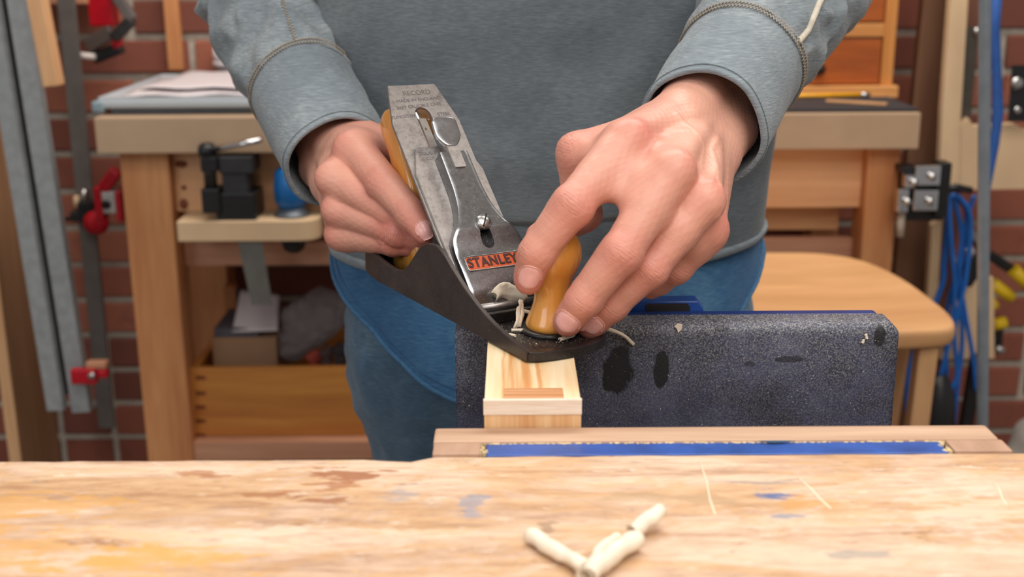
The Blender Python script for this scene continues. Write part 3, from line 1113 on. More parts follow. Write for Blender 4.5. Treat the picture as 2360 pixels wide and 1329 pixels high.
def skin_material():
    t = NT('skin')
    at = t.n('ShaderNodeVertexColor'); at.layer_name = 'tone'
    v = t.coord()
    mott = t.noise(v, 90, 5, .6)
    c = t.mix(t.math('MULTIPLY', t.step(mott, .45, .75), .30), at.outputs[0], srgb(212, 136, 124))
    c = t.mix(t.math('MULTIPLY', t.step(t.noise(v, 240, 3), .55, .75), .14), c, srgb(236, 190, 164))
    vo = t.n('ShaderNodeTexVoronoi'); t.set(vo.inputs['Vector'], v); vo.inputs['Scale'].default_value = 620
    vo.feature = 'DISTANCE_TO_EDGE'
    cell = t.step(vo.outputs['Distance'], 0.0, 0.22)
    at2 = t.n('ShaderNodeAttribute'); at2.attribute_name = 'crease'
    sp = t.n('ShaderNodeSeparateXYZ'); t.set(sp.inputs[0], at2.outputs['Vector'])
    y2 = t.math('MULTIPLY', sp.outputs['Y'], sp.outputs['Y'])
    xb = t.math('MULTIPLY', sp.outputs['X'], t.math('ADD', 1.0, t.math('MULTIPLY', y2, .0045)))
    xb = t.math('ADD', xb, t.math('MULTIPLY', t.math('SUBTRACT', t.noise(v, 260, 3), .5), 2.6))
    sn = t.math('SINE', t.math('MULTIPLY', xb, math.pi / 2.0))
    grv = t.math('SUBTRACT', 1, t.step(t.math('ABSOLUTE', sn), 0.0, 0.50))
    dep = t.step(t.noise(v, 330, 2), .30, .62)
    grv = t.math('MULTIPLY', t.math('MULTIPLY', grv, dep), sp.outputs['Z'])
    h = t.math('ADD', t.math('MULTIPLY', cell, .05), t.math('MULTIPLY', t.noise(v, 300, 5, .7), .42))
    at3 = t.n('ShaderNodeAttribute'); at3.attribute_name = 'skinmap'
    mp3 = t.n('ShaderNodeVectorMath', operation='MULTIPLY'); t.set(mp3.inputs[0], at3.outputs['Vector']); mp3.inputs[1].default_value = (.95, .20, 0)
    sp3 = t.n('ShaderNodeSeparateXYZ'); t.set(sp3.inputs[0], at3.outputs['Vector'])
    tr = t.noise(mp3.outputs[0], 1.0, 4, .6, .4)
    h = t.math('ADD', h, t.math('MULTIPLY', t.math('MULTIPLY', t.math('SUBTRACT', tr, .5), sp3.outputs['Z']), .85))
    h = t.math('SUBTRACT', h, t.math('MULTIPLY', grv, 1.35))
    c = t.mix(t.math('MULTIPLY', grv, .32), c, srgb(158, 82, 66))
    t.bump(h, .38, .0010)
    b = t.b
    b.inputs['Subsurface Weight'].default_value = .12
    b.inputs['Subsurface Radius'].default_value = (1.0, .35, .2)
    b.inputs['Subsurface Scale'].default_value = .004
    return t.out(c, .46)


M_skin = skin_material()
M_nail = plain('fingernail', srgb(244, 184, 178), .24, 0, .06, 200)

M_cuticle = plain('cuticle skin', srgb(222, 166, 148), .5, 0, .08, 300)
MMM = .001


def V3(x):
    return np.array(x, float)


class Hand:
    def __init__(s, spec):
        s.J = {}
        for k, pts in spec['fingers'].items():
            s.J[k] = [V3(P(*p)) for p in pts]
        s.wrist = V3(P(*spec['wrist']))
        s.elbow = V3(P(*spec['elbow']))
        s.R = spec['radii']
        s.spec = spec

    def build(s, vox):
        allp = [p for v in s.J.values() for p in v] + [s.wrist]
        fd = s.elbow - s.wrist
        fd /= np.linalg.norm(fd)
        fend = s.wrist + fd * .060
        A = np.array(allp + [fend])
        F = Field(A.min(0) - .036, A.max(0) + .036, vox)
        J, R = s.J, s.R
        mcp = {k: J[k][0] for k in ('index', 'middle', 'ring', 'pinky')}
        acr = mcp['pinky'] - mcp['index']
        acr /= np.linalg.norm(acr)
        mid = (mcp['middle'] + mcp['ring']) / 2
        along = mid - s.wrist
        along /= np.linalg.norm(along)
        dors = np.cross(along, acr)
        dors /= np.linalg.norm(dors)
        if dors @ V3(s.spec['dorsal']) < 0:
            dors = -dors
        s.dors, s.acr, s.along = dors, acr, along
        # ---- palm block and wrist
        palm = F
        offs = {'index': -.019, 'middle': -.007, 'ring': .006, 'pinky': .017}
        for k, o in offs.items():
            base = s.wrist + acr * o * .95 + along * .016
            palm.cone(base, mcp[k] - dors * .001, .0125, .0112 if k != 'pinky' else .0102, .010)
            palm.cone(base - dors * .008, mcp[k] - dors * .010 - along * .008, .013, .0115, .012)
        keys = ['index', 'middle', 'ring', 'pinky']
        for a, b in zip(keys, keys[1:]):
            palm.cone(mcp[a] - along * .010 - dors * .003, mcp[b] - along * .010 - dors * .003, .0095, .0095, .008)
        T = J['thumb']
        palm.cone(T[0], T[1], .0155, .0118, .010)
        palm.cone(T[0], (T[1] + mcp['index']) / 2 - dors * .008, .013, .0085, .012)
        palm.cone(s.wrist - acr * .012, T[0], .017, .015, .012)
        # forearm as two bones side by side
        for o in (-.0135, .0135):
            palm.cone(s.wrist + acr * o + along * .012, s.wrist + acr * o + fd * .012, .0165, .0185, .012)
            palm.cone(s.wrist + acr * o + fd * .01, fend + acr * o * 0.9, .0182, .0205, .012)
        # ulnar head
        palm.ball(s.wrist + acr * .022 + dors * .008 + fd * .018, .010, .008)
        # ---- fingers, each grown on its own so they stay apart
        FG = None
        for k in ('index', 'middle', 'ring', 'pinky', 'thumb'):
            f = F.like()
            p, r = J[k], R[k]
            for i in range(3):
                f.cone(p[i], p[i + 1], r[i], r[i + 1], .004)
            for i in (1, 2):                         # joints are a little wider than the shafts
                d0 = p[i] - p[i - 1]; d1 = p[i + 1] - p[i]
                side = np.cross(d0, dors); side /= max(np.linalg.norm(side), 1e-9)
                for sg in (-1, 1):
                    f.ball(p[i] + side * sg * r[i] * .22, r[i] * .86, .004)
            # fleshy pads between the joints, on the palm side
            for i in range(3):
                a, b = p[i], p[i + 1]
                ax = (b - a) / np.linalg.norm(b - a)
                pd = -(dors - ax * (dors @ ax)); pd /= np.linalg.norm(pd)
                f.cone(a + (b - a) * .25 + pd * r[i] * .18, a + (b - a) * .78 + pd * r[i + 1] * .22, r[i] * .88, r[i + 1] * .9, .005)
            if FG is None:
                FG = f
            else:
                FG.d = smin(FG.d, f.d, .0009).astype(np.float32)
        palm.join(FG, s.spec.get('web', .0075))
        for a, b, fa, fb, rr in s.spec.get('webs', ()):
            pa = J[a][0] + (J[a][1] - J[a][0]) * fa - dors * .0035
            pb = J[b][0] + (J[b][1] - J[b][0]) * fb - dors * .0035
            palm.cone(pa, pb, rr, rr, .009)
        # ---- knuckle bones and tendons standing out on the back of the hand
        for k in keys:
            out = mcp[k] + dors * .0045 + along * .001
            palm.ball(out, .0092 if k != 'pinky' else .0082, .006)
            b0 = s.wrist + acr * offs[k] * .55 + dors * .0105 + along * .02
            palm.cone(b0, out + dors * .0025 - along * .008, .0022, .0030, .006)
        s.F = palm
        Vx, Q = palm.surface()
        Vx = relax(Vx, Q, 2, .5)
        N = vnormals(Vx, Q)
        # ---- creases over the finger joints, vertex colours
        base = V3(srgb(216, 156, 136)[:3])
        red = V3(srgb(207, 117, 104)[:3])
        pale = V3(srgb(226, 176, 153)[:3])
        redk = np.zeros(len(Vx))
        crease = np.zeros((len(Vx), 3))
        disp = np.zeros(len(Vx))
        for k in ('index', 'middle', 'ring', 'pinky', 'thumb'):
            p, r = J[k], R[k]
            for i in (1, 2):
                d0 = p[i] - p[i - 1]; d0 /= np.linalg.norm(d0)
                d1 = p[i + 1] - p[i]; d1 /= np.linalg.norm(d1)
                ax = d0 + d1; ax /= np.linalg.norm(ax)
                bend = d0 - d1
                dn = bend if np.linalg.norm(bend) > .12 else dors
                dn = dn - ax * (dn @ ax); dn /= np.linalg.norm(dn)
                if dn @ dors < -.3: dn = -dn
                sd = np.cross(ax, dn)
                q = Vx - p[i]
                near = (q * q).sum(1) < (r[i] * 2.0) ** 2
                x = q @ ax; y = q @ sd; h = q @ dn
                m = near * np.clip((h / r[i] - .25) / .4, 0, 1) * np.clip(1.35 - np.abs(y) / (r[i] * .85), 0, 1)
                amp = .00016 if i == 1 else .00012
                mk = m * np.clip(1.15 - np.abs(x) / (.0085 if i == 1 else .0042), 0, 1) * (1.0 if i == 1 else .8)
                up = mk > crease[:, 2]
                crease[up] = np.stack([x[up] * 1000, y[up] * 1000, mk[up]], 1)
                w = .00110
                xs = (-.0062, -.0040, -.0019, .0002, .0022, .0043, .0062) if i == 1 else (-.0022, -.0004, .0016)
                for j, x0 in enumerate(xs):
                    wob = .0006 * np.sin(y * 900 + j * 2.1 + i) + .00025 * np.sin(y * 2300 + j)
                    bow = math.copysign(1, x0 + 1e-9) * (abs(x0) / .006) * 26 * y * y
                    disp -= amp * (.6 + .4 * math.sin(j * 2.3 + 1)) * m * np.exp(-((x - x0 + bow + wob) / w) ** 2)
                disp += (.0007 if i == 1 else .0003) * m * np.exp(-(x / .0055) ** 2)
                redk += (.75 if i == 1 else .5) * np.exp(-(q * q).sum(1) / (r[i] * 1.25) ** 2) * np.clip(h / r[i] + .4, 0, 1)
            q = Vx - p[3]
            redk += .75 * np.exp(-(q * q).sum(1) / .014 ** 2)
            if k != 'thumb':
                q = Vx - (p[0] + dors * .010)
                redk += .75 * np.exp(-(q * q).sum(1) / .0115 ** 2)
        # faint lengthwise skin lines on the back of the hand
        q = Vx - mid
        lines = np.sin((q @ acr) * 1500 + 2.0 * np.sin((q @ along) * 160)) * np.sin((q @ along) * 900 + 1.7 * np.sin((q @ acr) * 210))
        disp += .00008 * lines
        vein = np.zeros(len(Vx))
        if s.spec.get('veins'):
            bv = BVHTree.FromPolygons([Vector(v) for v in Vx], [list(map(int, f)) for f in Q])
            for line, wv, hv in s.spec['veins']:
                pts = []
                for a, b in line:
                    hit = bv.ray_cast(CAMP, ray(a, b).normalized())
                    if hit[0] is not None: pts.append(V3(hit[0]))
                for a, b in zip(pts, pts[1:]):
                    d = b - a
                    t = np.clip(((Vx - a) @ d) / (d @ d), 0, 1)
                    e2 = ((Vx - a - t[:, None] * d) ** 2).sum(1)
                    vein = np.maximum(vein, hv * np.exp(-e2 / wv ** 2))
        # wrinkled skin beside the wrist
        q = Vx - s.wrist
        wr = np.exp(-((q @ along - .012) / .018) ** 2) * np.clip((q @ dors) / .012, 0, 1)
        disp -= .00010 * wr * np.abs(np.sin((q @ along) * 1100 + 3 * np.sin((q @ acr) * 140)))
        Vx = Vx + N * (disp + vein * .62)[:, None]
        s.K = crease
        q = Vx - s.wrist
        um = np.zeros((len(Vx), 3))
        best = np.full(len(Vx), 1e9)
        for fi, k in enumerate(('index', 'middle', 'ring', 'pinky', 'thumb')):
            p, r = J[k], R[k]
            base_ = 0.0
            for i in range(3):
                d = p[i + 1] - p[i]
                L = np.linalg.norm(d)
                ax = d / L
                sd_ = np.cross(ax, dors); sd_ /= np.linalg.norm(sd_)
                g = Vx - p[i]
                tt = (g @ ax)
                tc_ = np.clip(tt, 0, L)
                dist = np.linalg.norm(g - tc_[:, None] * ax, axis=1) - r[i]
                ok = (dist < best) & (dist < .006) & ((i > 0) | (tt > L * .3))
                mk = np.clip((.006 - dist[ok]) / .004, 0, 1) * (np.clip((tt[ok] / L - .32) / .25, 0, 1) if i == 0 else 1.0)
                um[ok] = np.stack([(base_ + tt[ok]) * 1000, (g[ok] @ sd_) * 1000 + 60 * fi, mk], 1)
                best[ok] = dist[ok]
                base_ += L
        s.U = um
        redk = np.clip(redk, 0, 1)[:, None]
        col = base * (1 - redk) + red * redk
        mt = np.clip((q @ along) / .04, 0, 1)[:, None]
        pk = (np.clip((q @ dors) / .012, 0, 1)[:, None]) * (1 - redk) * .5
        col = col * (1 - pk) + pale * pk
        s.V, s.Q, s.C = Vx, Q, col
        s.fend, s.fd = fend, fd
        return s


R_left = {'index': (.0118, .0112, .0094, .0079), 'middle': (.0118, .0110, .0095, .0082), 'ring': (.0110, .0102, .0088, .0078),
          'pinky': (.0102, .0090, .0078, .0068), 'thumb': (.0125, .0118, .0108, .0088)}
R_right = {'index': (.0122, .0112, .0094, .0078), 'middle': (.0120, .0110, .0095, .0082), 'ring': (.0112, .0102, .0090, .0080),
           'pinky': (.0104, .0092, .0080, .0072), 'thumb': (.0125, .0115, .0105, .0088)}
left = Hand({'fingers': {
    'index': [(1446, 326, .702), (1320, 474, .678), (1240, 580, .686), (1218, 648, .697)],
    'middle': [(1548, 398, .684), (1432, 582, .672), (1350, 688, .684), (1308, 744, .698)],
    'ring': [(1618, 466, .692), (1497, 618, .690), (1412, 702, .702), (1361, 752, .714)],
    'pinky': [(1630, 536, .716), (1562, 614, .726), (1520, 644, .744), (1500, 662, .756)],
    'thumb': [(1500, 318, .758), (1334, 356, .735), (1345, 492, .752), (1244, 545, .742)]},
    'webs': [('index', 'middle', .50, .40, .0075), ('index', 'middle', .25, .2, .009), ('middle', 'ring', .42, .40, .0075), ('ring', 'pinky', .36, .36, .007)],
    'wrist': (1618, 292, .780), 'elbow': (1852, -100, .995), 'radii': R_left, 'dorsal': (0, -.8, .6),
    'veins': [([(1560, 262), (1600, 300), (1622, 345), (1616, 385)], .0020, .0011), ([(1655, 315), (1640, 345), (1652, 385), (1640, 420)], .0020, .0012),
              ([(1622, 345), (1645, 372)], .0018, .0009), ([(1500, 345), (1512, 318), (1545, 300), (1600, 300)], .0022, .0008), ([(1652, 385), (1662, 430), (1655, 500)], .002, .001)]}).build(.00085)
right = Hand({'fingers': {
    'index': [(815, 342, .868), (884, 424, .836), (947, 494, .813), (980, 538, .803)],
    'middle': [(772, 412, .862), (906, 494, .838), (965, 512, .828), (1002, 525, .842)],
    'ring': [(786, 484, .864), (920, 534, .836), (966, 546, .834), (998, 548, .848)],
    'pinky': [(790, 541, .872), (906, 556, .844), (948, 559, .840), (974, 558, .850)],
    'thumb': [(835, 332, .925), (892, 338, .912), (945, 368, .893), (970, 412, .876)]},
    'wrist': (770, 366, .945), 'elbow': (575, -90, 1.13), 'radii': R_right, 'dorsal': (-.4, -.9, .3)}).build(.00085)


def ring_tube(pts, rad, n=20):
    return MB().tube(pts, rad, n)


# the rest of the body under the clothes, low detail, same skin mesh
SH_L, SH_R = Vector((BX + .175, BY + .02, 1.40)), Vector((BX - .175, BY + .02, 1.40))
body = MB()
for h, sh in ((left, SH_L), (right, SH_R)):
    body.tube([Vector(h.wrist + h.fd * .03), Vector(h.fend), Vector(h.elbow), sh], [.016, .022, .036, .050], 18)
trunk = [(.70, .13, .085), (.80, .155, .10), (.92, .165, .105), (1.05, .155, .10), (1.18, .165, .105), (1.32, .175, .105), (1.42, .15, .085), (1.47, .07, .06), (1.52, .055, .055)]
rows = [[Vector((BX + a * math.cos(2 * math.pi * k / 28), BY + b * math.sin(2 * math.pi * k / 28), z)) for k in range(28)] for z, a, b in trunk]
body.grid(rows, True)
for sg in (-1, 1):
    body.tube([(BX + sg * .085, BY, .80), (BX + sg * .074, BY + .01, .48), (BX + sg * .080, BY + .03, .09), (BX + sg * .09, BY - .12, .045)], [.075, .050, .040, .032], 16)
nb = len(body.v)
Vall = [np.array([list(v) for v in body.v])]
faces = list(body.f)
crs = [np.zeros((nb, 3))]
ums = [np.zeros((nb, 3))]
cols = [np.tile(V3(srgb(216, 156, 136)[:3]), (nb, 1))]
off = nb
for h in (left, right):
    faces += [tuple(int(i) + off for i in q) for q in h.Q]
    Vall.append(h.V); cols.append(h.C); crs.append(h.K); ums.append(h.U)
    off += len(h.V)
Vall = np.concatenate(Vall) - np.array([BX, BY, 0])
cols = np.concatenate(cols)
me = bpy.data.meshes.new('body')
me.from_pydata(Vall.tolist(), [], faces)
me.polygons.foreach_set('use_smooth', [True] * len(me.polygons))
ca = me.color_attributes.new('tone', 'FLOAT_COLOR', 'POINT')
ca.data.foreach_set('color', np.concatenate([cols, np.ones((len(cols), 1))], 1).ravel())
kb_ = me.attributes.new('skinmap', 'FLOAT_VECTOR', 'POINT')
kb_.data.foreach_set('vector', np.concatenate(ums).ravel())
ka = me.attributes.new('crease', 'FLOAT_VECTOR', 'POINT')
ka.data.foreach_set('vector', np.concatenate(crs).ravel())
me.materials.append(M_skin)
skin = bpy.data.objects.new('body', me)
COL.objects.link(skin)
skin.parent = person


def nail(h, px, py, finger, wdt, lng, m=M_nail, tilt=0.0):
    bv = getattr(h, 'bv', None)
    if bv is None:
        bv = h.bv = BVHTree.FromPolygons([Vector(v) for v in h.V], [list(map(int, f)) for f in h.Q])
    hit = bv.ray_cast(CAMP, ray(px, py).normalized())
    if hit[0] is None:
        return
    c = hit[0]
    p = h.J[finger]
    ax = Vector(p[3] - p[2]).normalized()
    nrm = Vector(h.V[0] * 0)
    for dx, dy in ((0, 0), (6, 0), (-6, 0), (0, 6), (0, -6)):
        hh = bv.ray_cast(CAMP, ray(px + dx, py + dy).normalized())
        if hh[0] is not None:
            nn = hh[1]
            if nn.dot(ray(px, py)) > 0: nn = -nn
            nrm += nn
    nrm.normalize()
    axc = Vector(p[3]) + (c - Vector(p[3]) - (c - Vector(p[3])).dot(ax) * ax) * 0
    nrm = (nrm - ax * nrm.dot(ax) * .7).normalized()
    ax = (ax - nrm * ax.dot(nrm)).normalized()
    sd = ax.cross(nrm)
    rows = []
    nr, nc = 14, 13
    for i in range(nr + 1):
        v = -1 + 2 * i / nr
        row = []
        for j in range(nc):
            u = -1 + 2 * j / (nc - 1)
            e = 2.3 if v < 0 else 2.8
            wv = wdt / 2 * (max(0, 1 - abs(v) ** e)) ** (1 / e) * (1.0 - .06 * v)
            q = c + ax * (v * lng / 2) + sd * (u * wv)
            hh = bv.ray_cast(q + nrm * .012, -nrm)
            s = hh[0] if hh[0] is not None else q - nrm * .003
            r = max(abs(u), abs(v))
            lift = .00085 - .0013 * max(0, (r - .86) / .14) ** 2
            if v > .5: lift += .0003 * (v - .5)
            row.append(s + nrm * lift)
        rows.append(row)
    # smooth the sampled patch
    for _ in range(3):
        new = [r[:] for r in rows]
        for i in range(1, nr):
            for j in range(1, nc - 1):
                new[i][j] = (rows[i][j] * 2 + rows[i - 1][j] + rows[i + 1][j] + rows[i][j - 1] + rows[i][j + 1]) / 6
        rows = new
    o = MB().grid(rows, False, True).build('fingernail', m, skin, fix=False)
    ring = []
    for k in range(27):
        a = math.radians(-8 + 196 * k / 26)
        u, v = math.cos(a), -math.sin(a)
        e = 2.3
        rr_ = (abs(u) ** e + abs(v) ** e) ** (-1 / e) * .955
        q = c + sd * (u * rr_ * wdt / 2) + ax * (v * rr_ * lng / 2)
        hh = bv.ray_cast(q + nrm * .012, -nrm)
        if hh[0] is not None: ring.append(hh[0] + nrm * .0002)
    ring = [Vector(q) for q in catmull([tuple(q) for q in ring], 2)]
    MB().tube(ring, [.0005] * len(ring), 6).build('cuticle', M_cuticle, o)


nail(left, 1220, 640, 'index', .0138, .0178)
nail(left, 1305, 745, 'middle', .0158, .0160)
nail(left, 1364, 748, 'ring', .0140, .0150)
nail(right, 978, 527, 'index', .0118, .0140)

# ------------------------------------------------------------------ clothes
def fabric(name, cols, weave=(900, 2600), fuzz=.2, bump=.35, patch=7.0, axes=None):
    t = NT(name)
    v = t.coord()
    n = t.noise(v, patch, 5, .6)
    fine = t.noise(t.coord(axes or (420, 420, 1500)), 1.0, 2, .5)
    thr = t.noise(t.coord((120, 120, 950) if axes is None else axes), 1.0, 2, .6)
    f = t.math('ADD', t.math('MULTIPLY', n, .62), t.math('MULTIPLY', thr, .38))
    c = t.ramp(f, [(0.34, cols[0]), (0.5, cols[1]), (0.66, cols[2])])
    t.bump(t.math('ADD', fine, thr), bump, .0009)
    return t.out(c, .9, 0, Sheen_Weight=fuzz, Sheen_Roughness=.5)


M_sweat = fabric('grey ribbed shaded sweater cloth', (srgb(76, 84, 90), srgb(96, 104, 110), srgb(122, 129, 133)))  # trunk cloth darkened: the shadow of the arms is put into its colour
M_sleeve = fabric('grey faded lit sleeve cloth', (srgb(92, 102, 109), srgb(124, 134, 140), srgb(164, 171, 174)), patch=18)  # worn sleeves of the same sweater, their lit tone put into the colour
M_cuff = fabric('grey cuff cloth', (srgb(100, 110, 118), srgb(124, 135, 142), srgb(158, 166, 170)))
M_stitch = plain('beige stitching', srgb(168, 158, 144), .85, 0, .2, 300)
M_piping = plain('cream piping', srgb(196, 188, 172), .85, 0, .1, 200)
M_denim = fabric('blue denim shirt', (srgb(40, 82, 122), srgb(56, 104, 146), srgb(90, 138, 172)), patch=9)
M_jeans = fabric('grey blue jeans', (srgb(56, 82, 106), srgb(76, 106, 130), srgb(110, 138, 158)), patch=11)
M_denimseam = plain('pale denim seam', srgb(70, 116, 154), .9, 0, .3, 500)


class Sleeve:
    """tube along points (pos, radius); pt(t, a, off) lies on the wrinkled cloth"""
    def __init__(s, pts, seed, wr=.004, flat=1.0):
        s.p = [Vector(p) for p, r in pts]
        s.r = [r for p, r in pts]
        s.seed, s.wr = seed, wr
        L = [0]
        for a, b in zip(s.p, s.p[1:]): L.append(L[-1] + (b - a).length)
        s.L = L
        s.len = L[-1]
        T0 = (s.p[1] - s.p[0]).normalized()
        s.x0 = T0.cross(Vector((0, 1, 0))).normalized()

    def at(s, t):
        d = t * s.len
        i = 0
        while i < len(s.L) - 2 and d > s.L[i + 1]: i += 1
        f = (d - s.L[i]) / (s.L[i + 1] - s.L[i])
        P0, P1, P2, P3 = s.p[max(i - 1, 0)], s.p[i], s.p[i + 1], s.p[min(i + 2, len(s.p) - 1)]
        c = .5 * ((2 * P1) + (P2 - P0) * f + (2 * P0 - 5 * P1 + 4 * P2 - P3) * f * f + (3 * P1 - P0 - 3 * P2 + P3) * f ** 3)
        g = .5 * ((P2 - P0) + 2 * (2 * P0 - 5 * P1 + 4 * P2 - P3) * f + 3 * (3 * P1 - P0 - 3 * P2 + P3) * f * f)
        return c, g.normalized(), s.r[i] + (s.r[i + 1] - s.r[i]) * (f * f * (3 - 2 * f))

    def pt(s, t, a, off=0.0):
        c, g, r = s.at(t)
        x = (s.x0 - g * s.x0.dot(g)).normalized()
        y = g.cross(x)
        d = x * math.cos(a) + y * math.sin(a)
        q = c + d * r
        k = s.wr if s.wr < .002 else .0015 + (s.wr - .0015) * (1 - min(1, max(0, (t - .86) / .12)))
        w = k * (noise.noise(q * 16 + Vector((s.seed, 0, 0))) * 1.3 + noise.noise(Vector((t * s.len * 34 + 1.2 * math.sin(a + s.seed), a * 1.0, s.seed))) * 1.0 +
                 .35 * noise.noise(q * 45 + Vector((0, s.seed, 0))) + (1.6 * (.5 - abs(noise.noise(Vector((a * 1.3 + t * s.len * 9, t * s.len * 17 - a * .8, s.seed * 3)))) * 2.2) + .8 * (.4 - abs(noise.noise(q * 21 + Vector((s.seed, s.seed, 0)))) * 2) if s.wr > .002 else 0))
        return c + d * (r + w + off)

    def rows(s, t0, t1, m, n, off=0.0):
        return [[s.pt(t0 + (t1 - t0) * i / m, 2 * math.pi * k / n, off) for k in range(n)] for i in range(m + 1)]

    def zigzag(s, t, amp, nn, a0=0, a1=2 * math.pi, off=.0008, r=.00055):
        pts = [s.pt(t + (amp if k % 2 else -amp) / s.len, a0 + (a1 - a0) * k / nn, off) for k in range(nn + 1)]
        return pts


def torso_pt(z, a, off=0.0):
    """sweater surface: a = 0 faces the camera"""
    f = (z - .86) / .6
    half = .199 + .006 * math.sin(f * 5) - .03 * max(0, f - .85) / .15
    dep = .122 + .006 * math.sin(f * 4)
    x, y = math.sin(a), -math.cos(a)
    ex = 2.4
    rr = (abs(x / half) ** ex + abs(y / dep) ** ex) ** (-1 / ex)
    z += (.024 * x * x + .008 * x) * max(0, 1 - (z - .858) / .12)
    p = Vector((BX + x * rr, BY + y * rr, z))
    nrm = Vector((x / half, y / dep, 0)).normalized()
    w = .0045 * noise.noise(p * 9) + .0030 * noise.noise(Vector((p.x * 8, p.y * 8, p.z * 22))) + .0015 * noise.noise(p * 40)
    return p + nrm * (w + off)


mb = MB()
NZ, NA = 70, 140
rows = []
for i in range(NZ + 1):
    rows.append([torso_pt(.862 + (1.43 - .862) * i / NZ, 2 * math.pi * k / NA) for k in range(NA)])
for s_, z in ((.86, 1.452), (.6, 1.465), (.36, 1.48)):
    rows.append([Vector((BX + (p.x - BX) * s_, BY + (p.y - BY) * s_, z)) for p in rows[NZ]])
mb.grid(rows, True, True)
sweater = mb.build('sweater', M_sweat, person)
sweater['label'] = 'grey ribbed sweater'
md = sweater.modifiers.new('cloth', 'SOLIDIFY'); md.thickness = .0025; md.offset = -1
# hem band and its stitching
rows = [[torso_pt(z, 2 * math.pi * k / NA, o) for k in range(NA)] for z, o in ((.8615, -.001), (.861, .0022), (.8665, .0027), (.8695, .0024), (.8700, .0))]
MB().grid(rows, True, True).build('hem', M_cuff, sweater)
pts = [torso_pt(.9225 + (.0024 if k % 2 else -.0024), -.62 + 1.24 * k / 300, .0006) for k in range(301)]
MB().tube(pts, .0007, 5).build('pocket_seam', plain('dark seam thread', srgb(120, 112, 106), .9, 0, .2, 300), sweater)
# sleeves
sl_l = Sleeve([(SH_L + Vector((-.01, 0, .0)), .070), (SH_L.lerp(Vector(left.elbow), .5) + Vector((.02, 0, 0)), .064), (P(1860, -120, .985), .060), (P(1806, -10, .925), .0535), (P(1738, 92, .872), .0475), (P(1705, 152, .842), .0435)], 3.1, .0052)
sl_r = Sleeve([(SH_R + Vector((.01, 0, 0)), .070), (SH_R.lerp(Vector(right.elbow), .5) + Vector((-.02, 0, 0)), .064), (P(575, -90, 1.13), .058), (P(620, 25, 1.085), .0530), (P(672, 138, 1.035), .0480), (P(706, 215, 1.000), .0445)], 8.7, .0058)
cf_l = Sleeve([(P(1712, 138, .848), .0445), (P(1675, 205, .820), .0432), (P(1640, 262, .795), .0425), (P(1617, 300, .775), .0420)], 5.5, .0018)
cf_r = Sleeve([(P(700, 203, 1.006), .0455), (P(727, 262, .978), .0440), (P(757, 326, .950), .0432), (P(781, 376, .930), .0420)], 1.5, .0018)
for sl, cf in ((sl_l, cf_l), (sl_r, cf_r)):
    o = MB().grid(sl.rows(0, 1, 110, 84), True, True).build('sleeve', M_sleeve, sweater)
    md = o.modifiers.new('cloth', 'SOLIDIFY'); md.thickness = .002; md.offset = -1
    rows = cf.rows(0, 1, 26, 84)
    o = MB().grid(rows, True, True).build('cuff', M_cuff, sweater)
    md = o.modifiers.new('cloth', 'SOLIDIFY'); md.thickness = .0032; md.offset = -1
    bevel(o, .001, 2, 50)
    for dt in (.0, .0055):
        MB().tube(cf.zigzag(.03 + dt / .09, .0019, 230, off=.0012), .0007, 5).build('stitching', M_stitch, sweater)
    MB().tube([cf.pt(.93, 2 * math.pi * k / 200, .0006) for k in range(201)], .0004, 5).build('stitching', M_cuff, sweater)


def angle_facing(sl, t, px, py):
    """angle on the sleeve nearest to the line of sight"""
    best, ba = 9, 0
    r = ray(px, py).normalized()
    for k in range(240):
        a = 2 * math.pi * k / 240
        q = sl.pt(t, a) - CAMP
        c, g, rr = sl.at(t)
        if (sl.pt(t, a) - c).dot(r) > 0: continue
        d = (q - r * q.dot(r)).length
        if d < best: best, ba = d, a
    return ba


# long seam down the right sleeve, cream piping down the left one
def run(sl, pix, wob, off):
    pts = []
    bvt = None
    rows = sl.rows(.25, 1, 120, 120)
    mb = MB().grid(rows, True)
    bv = BVHTree.FromPolygons(mb.v, [list(f) for f in mb.f])
    for i in range(len(pix) - 1):
        for k in range(24):
            f = k / 24
            a, b = pix[i][0] + (pix[i + 1][0] - pix[i][0]) * f, pix[i][1] + (pix[i + 1][1] - pix[i][1]) * f
            h = bv.ray_cast(CAMP, ray(a, b).normalized())
            if h[0] is not None:
                nn = h[1] if h[1].dot(ray(a, b)) < 0 else -h[1]
                sdv = nn.cross(ray(0, 700)).normalized()
                pts.append(h[0] + nn * off + (Vector((wob * (1 if k % 2 else -1), 0, 0)) if wob else Vector()))
    return pts


pts = run(sl_r, [(645, -60), (652, 10), (680, 90), (716, 165)], .0013, .0008)
if len(pts) > 2: MB().tube(pts, .0006, 5).build('stitching', M_stitch, sweater)
pts = run(sl_l, [(1915, -50), (1886, 10), (1860, 70), (1832, 104), (1806, 128)], 0, .0008)
if len(pts) > 2: MB().tube(pts, .0024, 8).build('piping', M_piping, sweater)


# denim shirt tail below the sweater
def shirt_bottom(a):
    return .752 + .140 * (1 - abs(math.cos(a))) ** 1.15


def shirt_pt(f, a, off=0.0):
    z0, z1 = .895, shirt_bottom(a)
    z = z0 + (z1 - z0) * f
    half, dep = .195 + .026 * (.895 - z) / .14, .112 + .026 * (.895 - z) / .14
    x, y = math.sin(a), -math.cos(a)
    rr = (abs(x / half) ** 2.3 + abs(y / dep) ** 2.3) ** (-1 / 2.3)
    p = Vector((BX + x * rr, BY + y * rr, z))
    nrm = Vector((x / half, y / dep, 0)).normalized()
    w = .006 * noise.noise(Vector((p.x * 11, p.y * 11, p.z * 5 + 3))) + .0025 * noise.noise(p * 30) + .003 * f * math.sin(a * 9 + 1)
    return p + nrm * (w + off)


